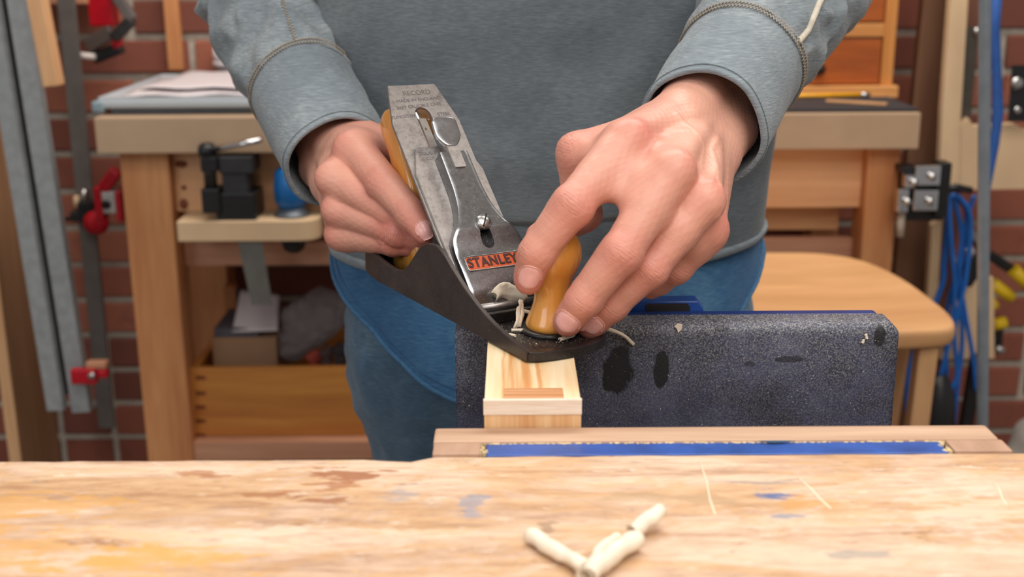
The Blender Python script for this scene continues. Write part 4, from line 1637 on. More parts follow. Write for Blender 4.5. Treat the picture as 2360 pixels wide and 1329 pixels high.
NA = 160
shirt = MB().grid([[shirt_pt(i / 30, 2 * math.pi * k / NA) for k in range(NA)] for i in range(31)], True, True).build('denim_shirt', M_denim, person)
shirt['label'] = 'blue denim shirt tail hanging below the sweater'
md = shirt.modifiers.new('cloth', 'SOLIDIFY'); md.thickness = .0018; md.offset = -1
pts = [shirt_pt(.995, 2 * math.pi * k / 500, .0002 + .0005 * noise.noise(Vector((k * .9, 0, 0)))) for k in range(501)]
MB().tube(pts, [.0022 + .0006 * noise.noise(Vector((k * .6, 2, 0))) for k in range(501)], 7).build('shirt_hem', M_denimseam, shirt)
pts = [shirt_pt(1 - .010 / (.895 - shirt_bottom(2 * math.pi * k / 700)), 2 * math.pi * k / 700, .0004) for k in range(701)]
MB().tube(pts, .0007, 5).build('hem_seam', M_denim, shirt)
# jeans
F = Field((BX - .24, BY - .16, .12), (BX + .24, BY + .17, .90), .006)
for sg in (-1, 1):
    F.cone((BX + sg * .094, BY, .79), (BX + sg * .074, BY + .01, .47), .094, .064, .03)
    F.cone((BX + sg * .074, BY + .01, .47), (BX + sg * .080, BY + .03, .10), .064, .058, .02)
    F.cone((BX + sg * .080, BY + .01, .86), (BX + sg * .092, BY, .77), .102, .098, .03)
V_, Q_ = F.surface()
V_ = relax(V_, Q_, 3)
N_ = vnormals(V_, Q_)
dp = np.array([.005 * noise.noise(Vector((v[0] * 26, v[1] * 26, v[2] * 8))) + .003 * noise.noise(Vector(v) * 50) for v in V_])
V_ = V_ + N_ * dp[:, None]
mb = MB()
mb.add([Vector(v) for v in V_], [tuple(map(int, q)) for q in Q_], True)
jeans = mb.build('jeans', M_jeans, person, fix=False)
jeans['label'] = 'grey blue denim jeans'
md = jeans.modifiers.new('smooth', 'SUBSURF'); md.levels = md.render_levels = 1
# shoes under the bench
for sg in (-1, 1):
    F = Field((BX + sg * .095 - .07, BY - .24, -.01), (BX + sg * .095 + .07, BY + .12, .14), .005)
    F.cone((BX + sg * .095, BY + .04, .045), (BX + sg * .10, BY - .16, .033), .042, .034, .03)
    F.cone((BX + sg * .095, BY + .035, .06), (BX + sg * .095, BY + .03, .11), .042, .040, .03)
    F.d = np.maximum(F.d, (.002 - F.ax[2])[None, None, :]).astype(np.float32)
    V_, Q_ = F.surface()
    MB().add([Vector(v) for v in V_], [tuple(map(int, q)) for q in Q_], True).build('shoe', M_black, person, fix=False)

# ================================================================== far workbench
YA = 1.88
M_pineO = wood('orange pine', srgb(220, 158, 104), srgb(180, 112, 66), 'Z', 20, 1.5)
M_pineOX = wood('orange pine rail', srgb(238, 188, 142), srgb(210, 154, 108), 'X', 20, 1.5)
M_top = plain('beige laminate edge', srgb(178, 150, 122), .6, 0, .05, 20)
M_pinkrail = wood('pinkish rail', srgb(210, 156, 124), srgb(182, 126, 96), 'X', 24, 2)
tl, tr = PY(216, 276, YA), PY(2124, 256, YA)
bl_, br_ = PY(216, 358, YA), PY(2124, 340, YA)
zt_, zb_ = (tl.z + tr.z) / 2, (bl_.z + br_.z) / 2
fb = thing('far_workbench', ((tl.x + tr.x) / 2, YA + .22, 0), 'beige topped pine workbench standing against the brick wall', 'workbench')
MB().box((tl.x, YA, zb_), (tr.x, YW - .012, zt_), bev=.002).build('bench_top', M_top, fb)
ll, lr = PY(279, 400, YA + .04), PY(390, 400, YA + .04)
rl, rr_ = PY(1999, 400, YA + .04), PY(2072, 400, YA + .04)
for x0, x1 in ((ll.x, lr.x), (rl.x, rr_.x)):
    for y in (YA + .04, YW - .10):
        MB().box((x0, y, 0), (x1, y + .07, zb_ - .0004), bev=.002).build('leg', M_pineO, fb)
za = PY(500, 488, YA + .06).z
MB().box((lr.x + .0005, YA + .065, za), (rl.x - .0005, YA + .09, zb_ - .0005), bev=.002).build('apron', M_pineOX, fb)
z1_, z2_ = PY(560, 557, YA + .09).z, PY(560, 612, YA + .09).z
MB().box((lr.x + .0005, YA + .0905, z2_), (rl.x - .0005, YA + .11, z1_), bev=.002).build('rail', M_pinkrail, fb)
z3, z4 = PY(1860, 478, YA + .10).z, PY(1860, 534, YA + .10).z
MB().box((PY(1780, 500, YA + .13).x - .2, YA + .115, z4), (rl.x - .02, YA + .135, z3), bev=.002).build('drawer_rail', M_creamX, fb)
zs = PY(650, 1020, YA + .04).z
MB().box((lr.x + .0005, YA + .045, zs - .035), (rl.x - .0005, YW - .101, zs), bev=.002).build('lower_shelf', M_pinkrail, fb)
for x in (ll.x + .01, rl.x + .01):
    MB().box((x, YA + .1105, zs - .036), (x + .04, YW - .1005, zs - .0005 + .03)).build('side_rail', M_pinkrail, fb)
M_knot = plain('dark knot', srgb(128, 70, 44), .7, 0, .2, 60)
for px, py, rx, rz in ((418, 378, .010, .006), (424, 432, .0045, .004), (424, 470, .007, .009)):
    c = PY(px, py, YA + .0645)
    MB().lathe([(.001, -.0004), (1, -.0002), (1, .0004), (.001, .0005)], 16, Matrix.Translation(c) @ Matrix.Rotation(math.pi / 2, 4, 'X') @ Matrix.Diagonal((rx, rz, 1, 1))).build('knot', M_knot, fb)

# shelf screwed to the front rail, with rounded end
sh0, sh1 = PY(415, 520, YA), PY(737, 520, YA)
zt2, zb2 = PY(560, 503, YA).z, PY(560, 550, YA).z
mb = MB()
pl = [(sh0.x, YA + .064), (sh0.x, YA - .02)] + [(sh1.x - .03 + .03 * math.cos(a), YA + .01 + .03 * math.sin(a)) for a in [-math.pi / 2 + math.pi / 2 * k / 8 for k in range(9)]] + [(sh1.x, YA + .064)]
mb.prism(pl, lambda x, y: (x, y, zb2), lambda x, y: (x, y, zt2))
o = mb.build('tool_shelf', M_birch, None, org=Vector(((sh0.x + sh1.x) / 2, YA + .03, zb2)))
bevel(o, .002, 2)
tag(o, 'narrow pale wooden tool shelf with a rounded end on the far bench', 'shelf')

# black mitre-style vise on the shelf, chrome lever
vx = PY(525, 500, YA - .005)
v2 = thing('small_vise', (vx.x, YA, zt2), 'small black vise with a chrome lever on the pale tool shelf', 'vise')


def pbx(a, b, y0, y1, name, m, par, bev=.002):
    A, B = PY(*a, y0), PY(*b, y0)
    return MB().box((A.x, y0, B.z), (B.x, y1, A.z), bev=bev).build(name, m, par)


pbx((495, 446), (590, 512), YA - .015, YA + .055, 'base', M_black, v2)
pbx((510, 398), (572, 452), YA - .010, YA + .045, 'body', plain('charcoal casting', srgb(54, 54, 58), .5, .2), v2)
pbx((502, 362), (582, 400), YA - .015, YA + .050, 'top_jaw', plain('charcoal jaw', srgb(48, 47, 50), .5, .2), v2)
pbx((462, 436), (508, 492), YA - .022, YA + .020, 'front_jaw', M_black, v2)
pbx((460, 362), (502, 396), YA - .020, YA + .018, 'screw_block', M_black, v2)
a = PY(480, 340, YA - .01); b = PY(487, 440, YA - .01)
MB().tube([a, b], .010, 12).build('screw', M_steeldark, v2)
MB().lathe([(.010, 0), (.014, .006), (.014, .016), (.009, .022)], 16, Matrix.Translation(PY(478, 362, YA - .01))).build('screw_head', M_black, v2)
MB().tube([PY(478, 347, YA - .014), PY(602, 323, YA - .05)], .0045, 10).build('lever', M_chrome, v2)

# hanging steel blade below the shelf
q = PY(585, 620, YA - .012)
o = MB().prism([(545, 546), (602, 546), (628, 702), (580, 702)], lambda x, y: PY(x, y, YA - .012), lambda x, y: PY(x, y, YA - .006)).build('hanging_steel_strip', plain('dull steel blade', srgb(118, 116, 110), .5, .5), None, org=q)
tag(o, 'dull grey steel strip hanging below the pale tool shelf', 'strip')

# cordless driver hanging in the shelf
c = PY(672, 470, YA + .02)
dr = thing('cordless_drill', (c.x, c.y, zt2), 'blue cordless drill standing chuck down in the pale tool shelf', 'drill')
zz_ = lambda py: PY(672, py, YA + .02).z
MB().lathe([(.020, zz_(478)), (.026, zz_(460)), (.027, zz_(430)), (.024, zz_(395)), (.018, zz_(385))], 20, Matrix.Translation((c.x, c.y, 0))).build('motor_housing', plain('blue plastic', srgb(16, 100, 168), .4), dr)
cut(bpy.data.objects['tool_shelf'], MB().lathe([(.0255, zb2 - .02), (.0255, zt2 + .02)], 28, Matrix.Translation((c.x, c.y, 0))))
MB().lathe([(.029, zt2 + .0004), (.029, zt2 + .004), (.024, zz_(488)), (.021, zz_(477))], 20, Matrix.Translation((c.x, c.y, 0))).build('collar', plain('grey collar', srgb(96, 102, 110), .4, .3), dr)
MB().lathe([(.010, zz_(580)), (.017, zz_(572)), (.021, zz_(550)), (.023, zz_(512)), (.020, zt2 + .0003)], 20, Matrix.Translation((c.x, c.y, 0))).build('chuck', M_black, dr)
MB().beam((c.x + .004, c.y + .01, zz_(410)), (c.x + .09, c.y + .02, zz_(395)), .034, .036, (0, 1, 0), .006).build('grip', plain('blue grip', srgb(18, 90, 150), .45), dr)

# dovetailed box on the lower shelf
M_box = wood('orange box pine', srgb(214, 146, 66), srgb(176, 104, 44), 'X', 26, 1.4, .45, coat=.2)
YX = YA + .07
b0, b1 = PY(447, 1018, YX), PY(900, 846, YX)
bx_ = thing('dovetailed_box', ((b0.x + b1.x) / 2, YX + .12, zs), 'orange pine drawer box with dovetailed corners on the lower shelf', 'box')
zt3 = b1.z
MB().box((b0.x, YX, zs + .001), (b1.x, YX + .014, zt3), bev=.0015).build('front', M_box, bx_)
MB().box((b0.x + .0005, YX + .0145, zs + .001), (b0.x + .014, YX + .24, zt3 - .002), bev=.0015).build('side', M_box, bx_)
MB().box((b1.x - .014, YX + .0145, zs + .001), (b1.x, YX + .24, zt3 - .002), bev=.0015).build('side', M_box, bx_)
MB().box((b0.x + .015, YX + .225, zs + .001), (b1.x - .015, YX + .24, zt3 - .002), bev=.0015).build('back', M_box, bx_)
M_dt = plain('dark end grain', srgb(122, 62, 26), .6)
for py in (870, 906, 938, 970, 1003):
    A = PY(470, py, YX - .0005)
    MB().prism([(A.x - .014, A.z - .0045), (A.x - .014, A.z + .0045), (A.x + .003, A.z + .0028), (A.x + .003, A.z - .0028)],
               lambda x, z: (x, YX - .0008, z), lambda x, z: (x, YX + .001, z)).build('dovetail', M_dt, bx_)
# cardboard box, dark lid, paper and plastic bag in it
YC = YX + .06
o = thing('cardboard_box', (PY(560, 800, YC).x, YC + .06, zs + .001), 'brown cardboard box standing in the dovetailed box', 'box')
A, B = PY(488, 778, YC), PY(640, 850, YC)
M_card = plain('brown cardboard', srgb(158, 122, 92), .8, 0, .06, 20)
MB().box((A.x, YC, zs + .0012), (B.x, YC + .13, A.z), bev=.001).build('carton', M_card, o)
MB().box((A.x + .004, YC + .002, A.z + .0005), (B.x - .03, YC + .125, A.z + .016), bev=.001).build('lid', plain('dark slate card', srgb(84, 82, 90), .7), o)
A = PY(505, 720, YC + .10)
o = thing('wooden_offcut', (A.x + .02, YC + .16, zs + .001), 'upright orange wooden offcut with a dark panel behind the cardboard box', 'wood')
MB().box((A.x, YC + .145, zs + .0012), (A.x + .022, YC + .165, PY(505, 660, YC + .145).z), bev=.001).build('batten', M_pineO, o)
MB().box((A.x + .0225, YC + .145, zs + .0012), (A.x + .07, YC + .155, PY(505, 668, YC + .145).z), bev=.001).build('panel', plain('dark panel', srgb(70, 62, 66), .7), o)


def sheet(name, pix, Y0, dY, m, label, cat, wob=.004, th=.0006):
    """a curled sheet between four pixel corners; upper edge lies dY deeper"""
    tlp, trp, brp, blp = pix
    rows = []
    for i in range(11):
        f = i / 10
        row = []
        for j in range(11):
            g = j / 10
            x = (tlp[0] * (1 - g) + trp[0] * g) * (1 - f) + (blp[0] * (1 - g) + brp[0] * g) * f
            y = (tlp[1] * (1 - g) + trp[1] * g) * (1 - f) + (blp[1] * (1 - g) + brp[1] * g) * f
            row.append(PY(x, y, Y0 + dY * (1 - f) + wob * math.sin(g * 4 + f * 2)))
        rows.append(row)
    c = rows[10][5]
    o = MB().grid(rows, False, True).build(name, m, None, org=c)
    md = o.modifiers.new('thick', 'SOLIDIFY'); md.thickness = th
    return tag(o, label, cat)


sheet('paper_sheet', ((555, 668), (645, 678), (640, 762), (535, 765)), YC - .004, .10, M_white, 'white paper sheet draped over the cardboard box', 'paper')


def bag_material():
    t = NT('clear plastic bag')
    b = t.b
    b.inputs['Base Color'].default_value = srgb(226, 222, 224)
    b.inputs['Roughness'].default_value = .14
    b.inputs['Transmission Weight'].default_value = .80
    b.inputs['IOR'].default_value = 1.18
    t.bump(t.noise(t.coord(), 60, 5, .7, 1.5), .8, .01)
    return t.m


M_bag = bag_material()
c = PY(715, 752, YX + .10)
F = Field(Vector(c) - Vector((.09, .07, .09)), Vector(c) + Vector((.09, .07, .09)), .004)
F.cone(c + Vector((-.035, 0, -.03)), c + Vector((.03, 0, .02)), .032, .034, .02)
F.cone(c + Vector((.0, 0, .0)), c + Vector((.05, .01, .045)), .030, .016, .02)
F.cone(c + Vector((-.03, 0, .02)), c + Vector((.02, 0, .055)), .018, .014, .02)
V_, Q_ = F.surface()
N_ = vnormals(V_, Q_)
dp = np.array([.007 * abs(noise.noise(Vector(v) * 45)) + .004 * noise.noise(Vector(v) * 110) for v in V_])
V_ = V_ + N_ * dp[:, None]
o = MB().add([Vector(v) for v in V_], [tuple(map(int, q)) for q in Q_], True).build('plastic_bag', M_bag, None, org=Vector(c) - Vector((0, 0, .06)), fix=False)
tag(o, 'crumpled clear plastic bag bulging out of the dovetailed box', 'bag')
rg = random.Random(5)
for i, (px, py, col, nm, cat, lab) in enumerate(((752, 822, (70, 52, 50), 'dark_offcut', 'wood', 'dark brown offcut beside the plastic bag in the dovetailed box'),
                                                   (782, 815, (46, 40, 44), 'black_fitting', 'fitting', 'black fitting at the right of the plastic bag in the box'),
                                                   (722, 832, (150, 60, 48), 'red_fitting', 'fitting', 'small red fitting below the plastic bag in the box'))):
    A = PY(px, py, YX + .03)
    o = MB().beam((A.x - .009, A.y, A.z), (A.x + .009, A.y + .01, A.z + .012), .016, .018, bev=.003).build(nm, plain(nm, srgb(*col), .6), None, org=A)
    tag(o, lab, cat)
    MB().box((A.x - .008, A.y - .004, zs + .0012), (A.x + .009, A.y + .012, A.z - .004)).build('foot', plain('foot ' + nm, srgb(*col), .6), o)

# on the far bench, left: folded drawing board and papers
A, B = PY(212, 262, YA + .03), PY(660, 262, YA + .03)
db = thing('drawing_board', ((A.x + B.x) / 2, YA + .2, zt_), 'pale grey drawing board lying flat on the far bench under papers', 'board')
zt4 = PY(300, 228, YA + .03).z
MB().box((A.x + .03, YA + .035, zt_ + .0008), (B.x, YA + .40, zt_ + .010)).build('dark_base', plain('dark slate base', srgb(62, 68, 74), .6), db)
MB().box((A.x + .008, YA + .03, zt_ + .0105), (B.x, YA + .40, zt_ + .0235), bev=.004).build('lower_panel', plain('pale grey plastic', srgb(170, 178, 184), .5, 0, .03), db)
MB().box((A.x + .010, YA + .032, zt_ + .0240), (B.x, YA + .40, zt4), bev=.004).build('upper_panel', plain('paler grey plastic', srgb(186, 192, 198), .5, 0, .03), db)
MB().box((A.x, YA + .028, zt_ + .004), (A.x + .02, YA + .10, zt4 - .003), bev=.005).build('end_cap', plain('blue grey cap', srgb(126, 146, 156), .5), db)
for i, (x0, x1, y0, y1, rz, lab) in enumerate(((268, 560, YA + .06, YA + .33, .06, 'large lilac white paper sheet, lowest on the drawing board'), (330, 620, YA + .10, YA + .38, -.05, 'white paper sheet lying on top of the papers on the drawing board'))):
    xa, xb = PY(x0, 220, y0).x, PY(x1, 220, y0).x
    mb = MB()
    nn = 10
    c = Vector(((xa + xb) / 2, (y0 + y1) / 2, 0))
    rows = []
    for a in range(nn + 1):
        rows.append([])
        for b in range(nn + 1):
            d = Vector((xa + (xb - xa) * b / nn, y0 + (y1 - y0) * a / nn, 0)) - c
            d.rotate(Matrix.Rotation(rz, 3, 'Z'))
            rows[-1].append(c + d + Vector((0, 0, zt4 + .0012 + i * .006 + .003 * math.sin(b * .6 + a * .4 + i) ** 2)))
    mb.grid(rows, False, True)
    o = mb.build('paper_sheet', M_white, None, org=Vector((c.x, c.y, zt4 + .001 + i * .006)))
    md = o.modifiers.new('thick', 'SOLIDIFY'); md.thickness = .0012
    tag(o, lab, 'paper', 'papers on the drawing board')
A = PY(512, 172, YA + .40)
cup = thing('white_tub', (A.x + .01, YA + .43, zt_), 'small white plastic tub behind the papers on the far bench', 'tub')
MB().lathe([(.024, zt_ + .0005), (.030, zt_ + .075), (.031, PY(512, 140, YA + .43).z), (.027, PY(512, 140, YA + .43).z - .001), (.024, zt_ + .05)], 24, Matrix.Translation((A.x + .01, YA + .43, 0))).build('tub_wall', M_white, cup)
MB().lathe([(.0315, PY(512, 140, YA + .43).z - .008), (.0325, PY(512, 140, YA + .43).z - .004), (.0315, PY(512, 140, YA + .43).z)], 24, Matrix.Translation((A.x + .01, YA + .43, 0))).build('rim', M_white, cup)
# batten hanging on the wall
A, B = PY(404, 162, YW - .03), PY(404, -60, YW - .03)
bt_ = thing('hanging_batten', (A.x, YW - .02, A.z), 'narrow orange wooden batten hanging on the brick wall above the papers', 'batten')
MB().box((PY(388, 160, YW - .03).x, YW - .030, A.z), (PY(421, 160, YW - .03).x, YW - .012, A.z + .42), bev=.002).build('stick', M_pineO, bt_)
MB().lathe([(.004, 0), (.006, .002), (.006, .010)], 10, Matrix.Translation((A.x, YW - .03, A.z + .40)) @ Matrix.Rotation(math.pi / 2, 4, 'X')).build('peg', M_steeldark, bt_)

# on the far bench, right: drawer chest, mat, pencil, stick
YD = YA + .20
cx0, cx1 = PY(1780, 200, YD).x, PY(2056, 200, YD).x
ch = thing('drawer_chest', ((cx0 + cx1) / 2, YD + .09, zt_), 'small orange wooden chest of drawers at the right end of the far bench', 'chest')
M_honey = wood('honey pine frame', srgb(222, 156, 84), srgb(190, 116, 50), 'Z', 24, 1.4, .5)
M_honeyX = wood('honey pine base', srgb(224, 164, 100), srgb(196, 124, 62), 'X', 24, 1.4, .5)
M_draw = wood('orange drawer front', srgb(196, 104, 36), srgb(150, 72, 22), 'X', 16, 2, .4, coat=.2)
zb5 = PY(1960, 197, YD).z
zt5 = zb5 + .36
MB().box((cx0 - .01, YD - .012, zt_ + .0008), (cx1 + .008, YD + .18, zb5), bev=.002).build('base', M_honeyX, ch)
fw = .020
for x in (cx0, cx1 - fw):
    MB().box((x, YD, zb5 + .0004), (x + fw, YD + .17, zt5), bev=.0015).build('side', M_honey, ch)
MB().box((cx0 - .004, YD - .004, zt5 + .0005), (cx1 + .004, YD + .174, zt5 + .018), bev=.002).build('top', M_honeyX, ch)
MB().box((cx0 + fw + .0005, YD + .160, zb5 + .0004), (cx1 - fw - .0005, YD + .17, zt5)).build('back', M_honeyX, ch)
zr0, zr1 = PY(1980, 85, YD).z, PY(1980, 54, YD).z
MB().box((cx0 + fw + .0005, YD + .001, zr0), (cx1 - fw - .0005, YD + .150, zr1), bev=.001).build('divider', M_honeyX, ch)
xk = PY(1886, 155, YD).x
for za_, zc_ in ((zb5 + .002, zr0 - .0025), (zr1 + .0025, zr1 + .085)):
    d = MB().box((cx0 + fw + .002, YD + .003, za_), (cx1 - fw - .002, YD + .14, zc_), bev=.0015).build('drawer', M_draw, ch)
    MB().lathe([(.005, 0), (.0045, .006), (.010, .012), (.010, .017), (.006, .021)], 16, Matrix.Translation((xk, YD + .003, (za_ + zc_) / 2 - .012)) @ Matrix.Rotation(math.pi / 2, 4, 'X')).build('knob', plain('dark knob', srgb(48, 26, 22), .35), d)
MB().box((cx0 + fw + .0005, YD + .001, zr1 + .0875), (cx1 - fw - .0005, YD + .150, zr1 + .100), bev=.001).build('divider', M_honeyX, ch)
m0, m1 = PY(1780, 256, YA + .02), PY(2112, 255, YA + .02)
tag(MB().box((m0.x - .05, YA + .012, zt_ + .0006), (m1.x, YA + .17, zt_ + .0060), bev=.0015).build('cutting_mat', plain('black rubber mat', srgb(46, 44, 48), .7), None, org=Vector(((m0.x + m1.x) / 2, YA + .09, zt_ + .0006))),
    'black rubber mat at the right end of the far bench', 'mat')
A, B = PH(1790, 222, zt_ + .010), PH(2004, 218, zt_ + .010)
pen = thing('pencil', A.lerp(B, .5), 'long yellow pencil lying on the black mat before the drawer chest', 'pencil')
MB().tube([A, B.lerp(A, .10)], .0039, 6).build('shaft', plain('yellow paint', srgb(232, 164, 22), .4), pen)
MB().tube([B.lerp(A, .0985), B], [.0042, .0042], 10).build('ferrule', M_steel, pen)
A, B = PH(1905, 232, zt_ + .0085), PH(2044, 240, zt_ + .0085)
tag(MB().beam(A, B, .012, .0036, bev=.0006).build('wooden_stick', M_creamX, None, org=A), 'thin tan wooden stick lying on the black mat', 'stick')

# ================================================================== left side: bars and clamps
YL = 1.93
for px0, px1, yb, dy, m, lab in ((113, 150, 942, 0, M_galv, 'leftmost light grey galvanised steel bar hanging by the brick wall'),
                                 (150, 172, 905, .03, M_steeldark, 'dark grey steel bar hanging between two galvanised bars'),
                                 (170, 211, 946, .012, M_galv, 'right galvanised steel bar, gripped by the small red clamp')):
    Y_ = YL + dy
    A, B = PY(px0, yb, Y_), PY(px1, yb, Y_)
    c = Vector(((A.x + B.x) / 2, Y_ + .01, A.z))
    bar = thing('steel_bar', c, lab, 'bar', 'grey steel bars at the left')
    lean = -.055
    w = (B.x - A.x) / 2
    top = c + Vector((lean, 0, 1.25))
    MB().beam(c + Vector((0, -.0165, 0)), top + Vector((0, -.0165, 0)), w * 2, .004, (0, 1, 0)).build('web', m, bar)
    for sg in (-1, 1):
        MB().beam(c + Vector((sg * (w - .002), -.006, 0)), top + Vector((sg * (w - .002), -.006, 0)), .0038, .0165, (0, 1, 0)).build('flange', m, bar)
# red clamp on the right bar
A = PY(203, 866, YL - .006)
rc = thing('small_red_clamp', A, 'small red clamp gripping the foot of the right galvanised bar', 'clamp')
pbx((160, 852), (222, 886), YL - .02, YL - .004, 'jaw', M_red, rc, .003)
pbx((222, 854), (247, 872), YL - .018, YL - .004, 'arm', M_red, rc, .003)
pbx((196, 836), (244, 850), YL - .014, YL + .006, 'wooden_pad', M_pinkrail, rc, .002)
MB().lathe([(.004, 0), (.006, .002), (.006, .006)], 12, Matrix.Translation(PY(213, 864, YL - .020)) @ Matrix.Rotation(math.pi / 2, 4, 'X')).build('pin', M_steel, rc)
# upright plank at far left, light on its edge and shade on its face put into the colours
A, B = PY(20, 1050, 1.99), PY(47, 1050, 1.99)
pk = thing('upright_plank', ((A.x + B.x) / 2, 2.08, 0), 'tall upright plank at the far left edge, pale lit front edge and brown shaded face', 'plank')
M_plank = wood('brown shaded plank face', srgb(190, 150, 114), srgb(158, 116, 82), 'Z', 14, 1.2, .6)
MB().box((A.x + .001, 1.997, 0), (B.x - .001, 2.17, 1.9), bev=.001).build('board', M_plank, pk)
MB().box((A.x, 1.99, 0), (B.x, 1.9965, 1.9), bev=.001).build('lit_edge', M_cream, pk)
# pale handle hanging
A, B = PY(98, 200, 1.875), PY(134, 198, 1.875)
hb = thing('hanging_timber', ((A.x + B.x) / 2, 1.89, A.z), 'pale square timber hanging at the upper left beside the steel bars', 'timber')
MB().beam((A.x + .0125, 1.89, A.z), (A.x + .0125 - .05, 1.89, A.z + .60), B.x - A.x, .03, (0, 1, 0), .002).build('stick', M_cream, hb)
MB().lathe([(.004, 0), (.006, .002), (.006, .012)], 10, Matrix.Translation((A.x - .03, 1.876, A.z + .56)) @ Matrix.Rotation(math.pi / 2, 4, 'X')).build('peg', M_steeldark, hb)
# wall rail they hang from
A = PY(30, 14, 2.0)
tag(MB().box((-1.25, 2.175, A.z - .005), (A.x + .06, YW - .012, A.z + .03), bev=.003).build('clamp_rail', M_pinkrail, None, org=Vector((-1.0, 2.1, A.z))), 'wooden rail at the upper left corner above the steel bars', 'rail')

# long bar clamp with red head
YCc = 2.12
A, B = PY(247, 985, YCc), PY(150, -30, YCc)
cl = thing('bar_clamp', A, 'long dark steel bar clamp with a red head beside the far bench', 'clamp')
MB().beam(A, B + (B - A) * .15, .030, .008, (0, 1, 0), .001).build('bar', plain('brown grey bar steel', srgb(104, 98, 94), .5, .3), cl)
pbx((212, 432), (238, 508), YCc - .045, YCc - .006, 'head_cheek', M_red, cl, .004)
pbx((262, 440), (284, 512), YCc - .045, YCc - .006, 'head_cheek', M_red, cl, .004)
pbx((226, 442), (268, 492), YCc - .040, YCc - .012, 'head_block', plain('grey casting', srgb(188, 186, 184), .4, .1), cl, .003)
MB().lathe([(.007, 0), (.008, .004), (.004, .005)], 14, Matrix.Translation(PY(246, 470, YCc - .040)) @ Matrix.Rotation(math.pi / 2, 4, 'X')).build('pin', M_black, cl)
MB().lathe([(.004, -.012), (.020, -.010), (.023, 0), (.020, .010), (.004, .012)], 18, Matrix.Translation(PY(222, 512, YCc - .03)) @ Matrix.Rotation(math.pi / 2, 4, 'X')).build('wheel', M_red, cl)
MB().beam(PY(238, 436, YCc - .03), PY(270, 392, YCc - .03), .022, .02, (0, 1, 0), .004).build('head_arm', M_red, cl)
pbx((160, 488), (212, 512), YCc - .03, YCc - .006, 'slide', M_black, cl, .003)
pbx((176, 466), (214, 490), YCc - .034, YCc - .010, 'slide_block', M_black, cl, .003)
MB().tube([PY(150, 505, YCc - .02), PY(215, 498, YCc - .02)], .004, 10).build('spindle', M_steeldark, cl)
MB().lathe([(.003, 0), (.007, .006), (.008, .018), (.004, .026)], 12, Matrix.Translation(PY(196, 468, YCc - .02))).build('swivel_tip', M_steel, cl)
MB().lathe([(.003, 0), (.006, .005), (.006, .016), (.003, .022)], 12, Matrix.Translation(PY(178, 478, YCc - .02))).build('end_knob', M_birch, cl)
# red clamp hanging high on the wall
YH = 2.2
c = PY(245, 60, YH)
hc = thing('hanging_red_clamp', c, 'red and grey clamp hanging high on the brick wall, pale handle', 'clamp')
MB().beam(PY(242, 60, YH), PY(230, -60, YH), .046, .03, (0, 1, 0), .004).build('red_body', M_red, hc)
MB().beam(PY(305, 44, YH - .02), PY(262, 88, YH - .02), .020, .016, (0, 1, 0), .003).build('jaw_arm', M_steeldark, hc)
MB().beam(PY(262, -20, YH - .02), PY(306, 46, YH - .02), .020, .016, (0, 1, 0), .003).build('upper_arm', plain('grey arm', srgb(112, 104, 102), .5, .5), hc)
MB().beam(PY(262, 72, YH - .015), PY(200, 106, YH - .015), .026, .02, (0, 1, 0), .004).build('lower_arm', plain('brown grey arm', srgb(92, 80, 76), .5, .4), hc)
MB().beam(PY(272, 66, YH - .01), PY(270, 116, YH - .01), .016, .02, (0, 1, 0), .004).build('red_rib', M_red, hc)
MB().beam(PY(215, 134, YH - .01), PY(282, 108, YH - .01), .022, .02, (0, 1, 0), .004).build('black_jaw', M_black, hc)
MB().tube([PY(166, 121, YH - .03), PY(190, 129, YH - .03), PY(219, 131, YH - .03)], [.006, .0065, .0055], 12).build('handle', plain('pale handle', srgb(200, 190, 184), .4), hc)
MB().beam(PY(246, -60, YH), PY(246, -90, YH), .012, .012, (0, 1, 0)).build('hook', M_steel, hc)

# ================================================================== right side
# stool with saddle seat
ZS = .665
M_seat = wood('beech stool', srgb(222, 172, 120), srgb(194, 142, 94), 'X', 10, 1.6, .5)
M_seatZ = wood('beech stool leg', srgb(214, 166, 118), srgb(184, 134, 90), 'Z', 16, 1.6, .5)
ol = [PH(*q, ZS) for q in ((1770, 578), (1880, 578), (1960, 588), (2010, 603), (2060, 625), (2110, 655), (2155, 690), (2188, 715), (2206, 738), (2203, 752), (2180, 757), (2120, 760), (2075, 762), (1900, 762))]
ys0 = min(p.y for p in ol)
xs0 = ol[0].x
lft = [Vector((2 * (xs0 - .015) - p.x, p.y, ZS)) for p in reversed(ol)]
poly = [(p.x, p.y) for p in ol] + [(p.x, p.y) for p in lft]
cxs = sum(p[0] for p in poly) / len(poly); cys = sum(p[1] for p in poly) / len(poly)
stool = thing('stool', (cxs, cys, 0), 'pale beech stool with a rounded saddle seat behind the vise', 'stool')


def inset(k, dz):
    return [Vector((cxs + (x - cxs) * (1 - k), cys + (y - cys) * (1 - k), ZS + dz)) for x, y in poly]


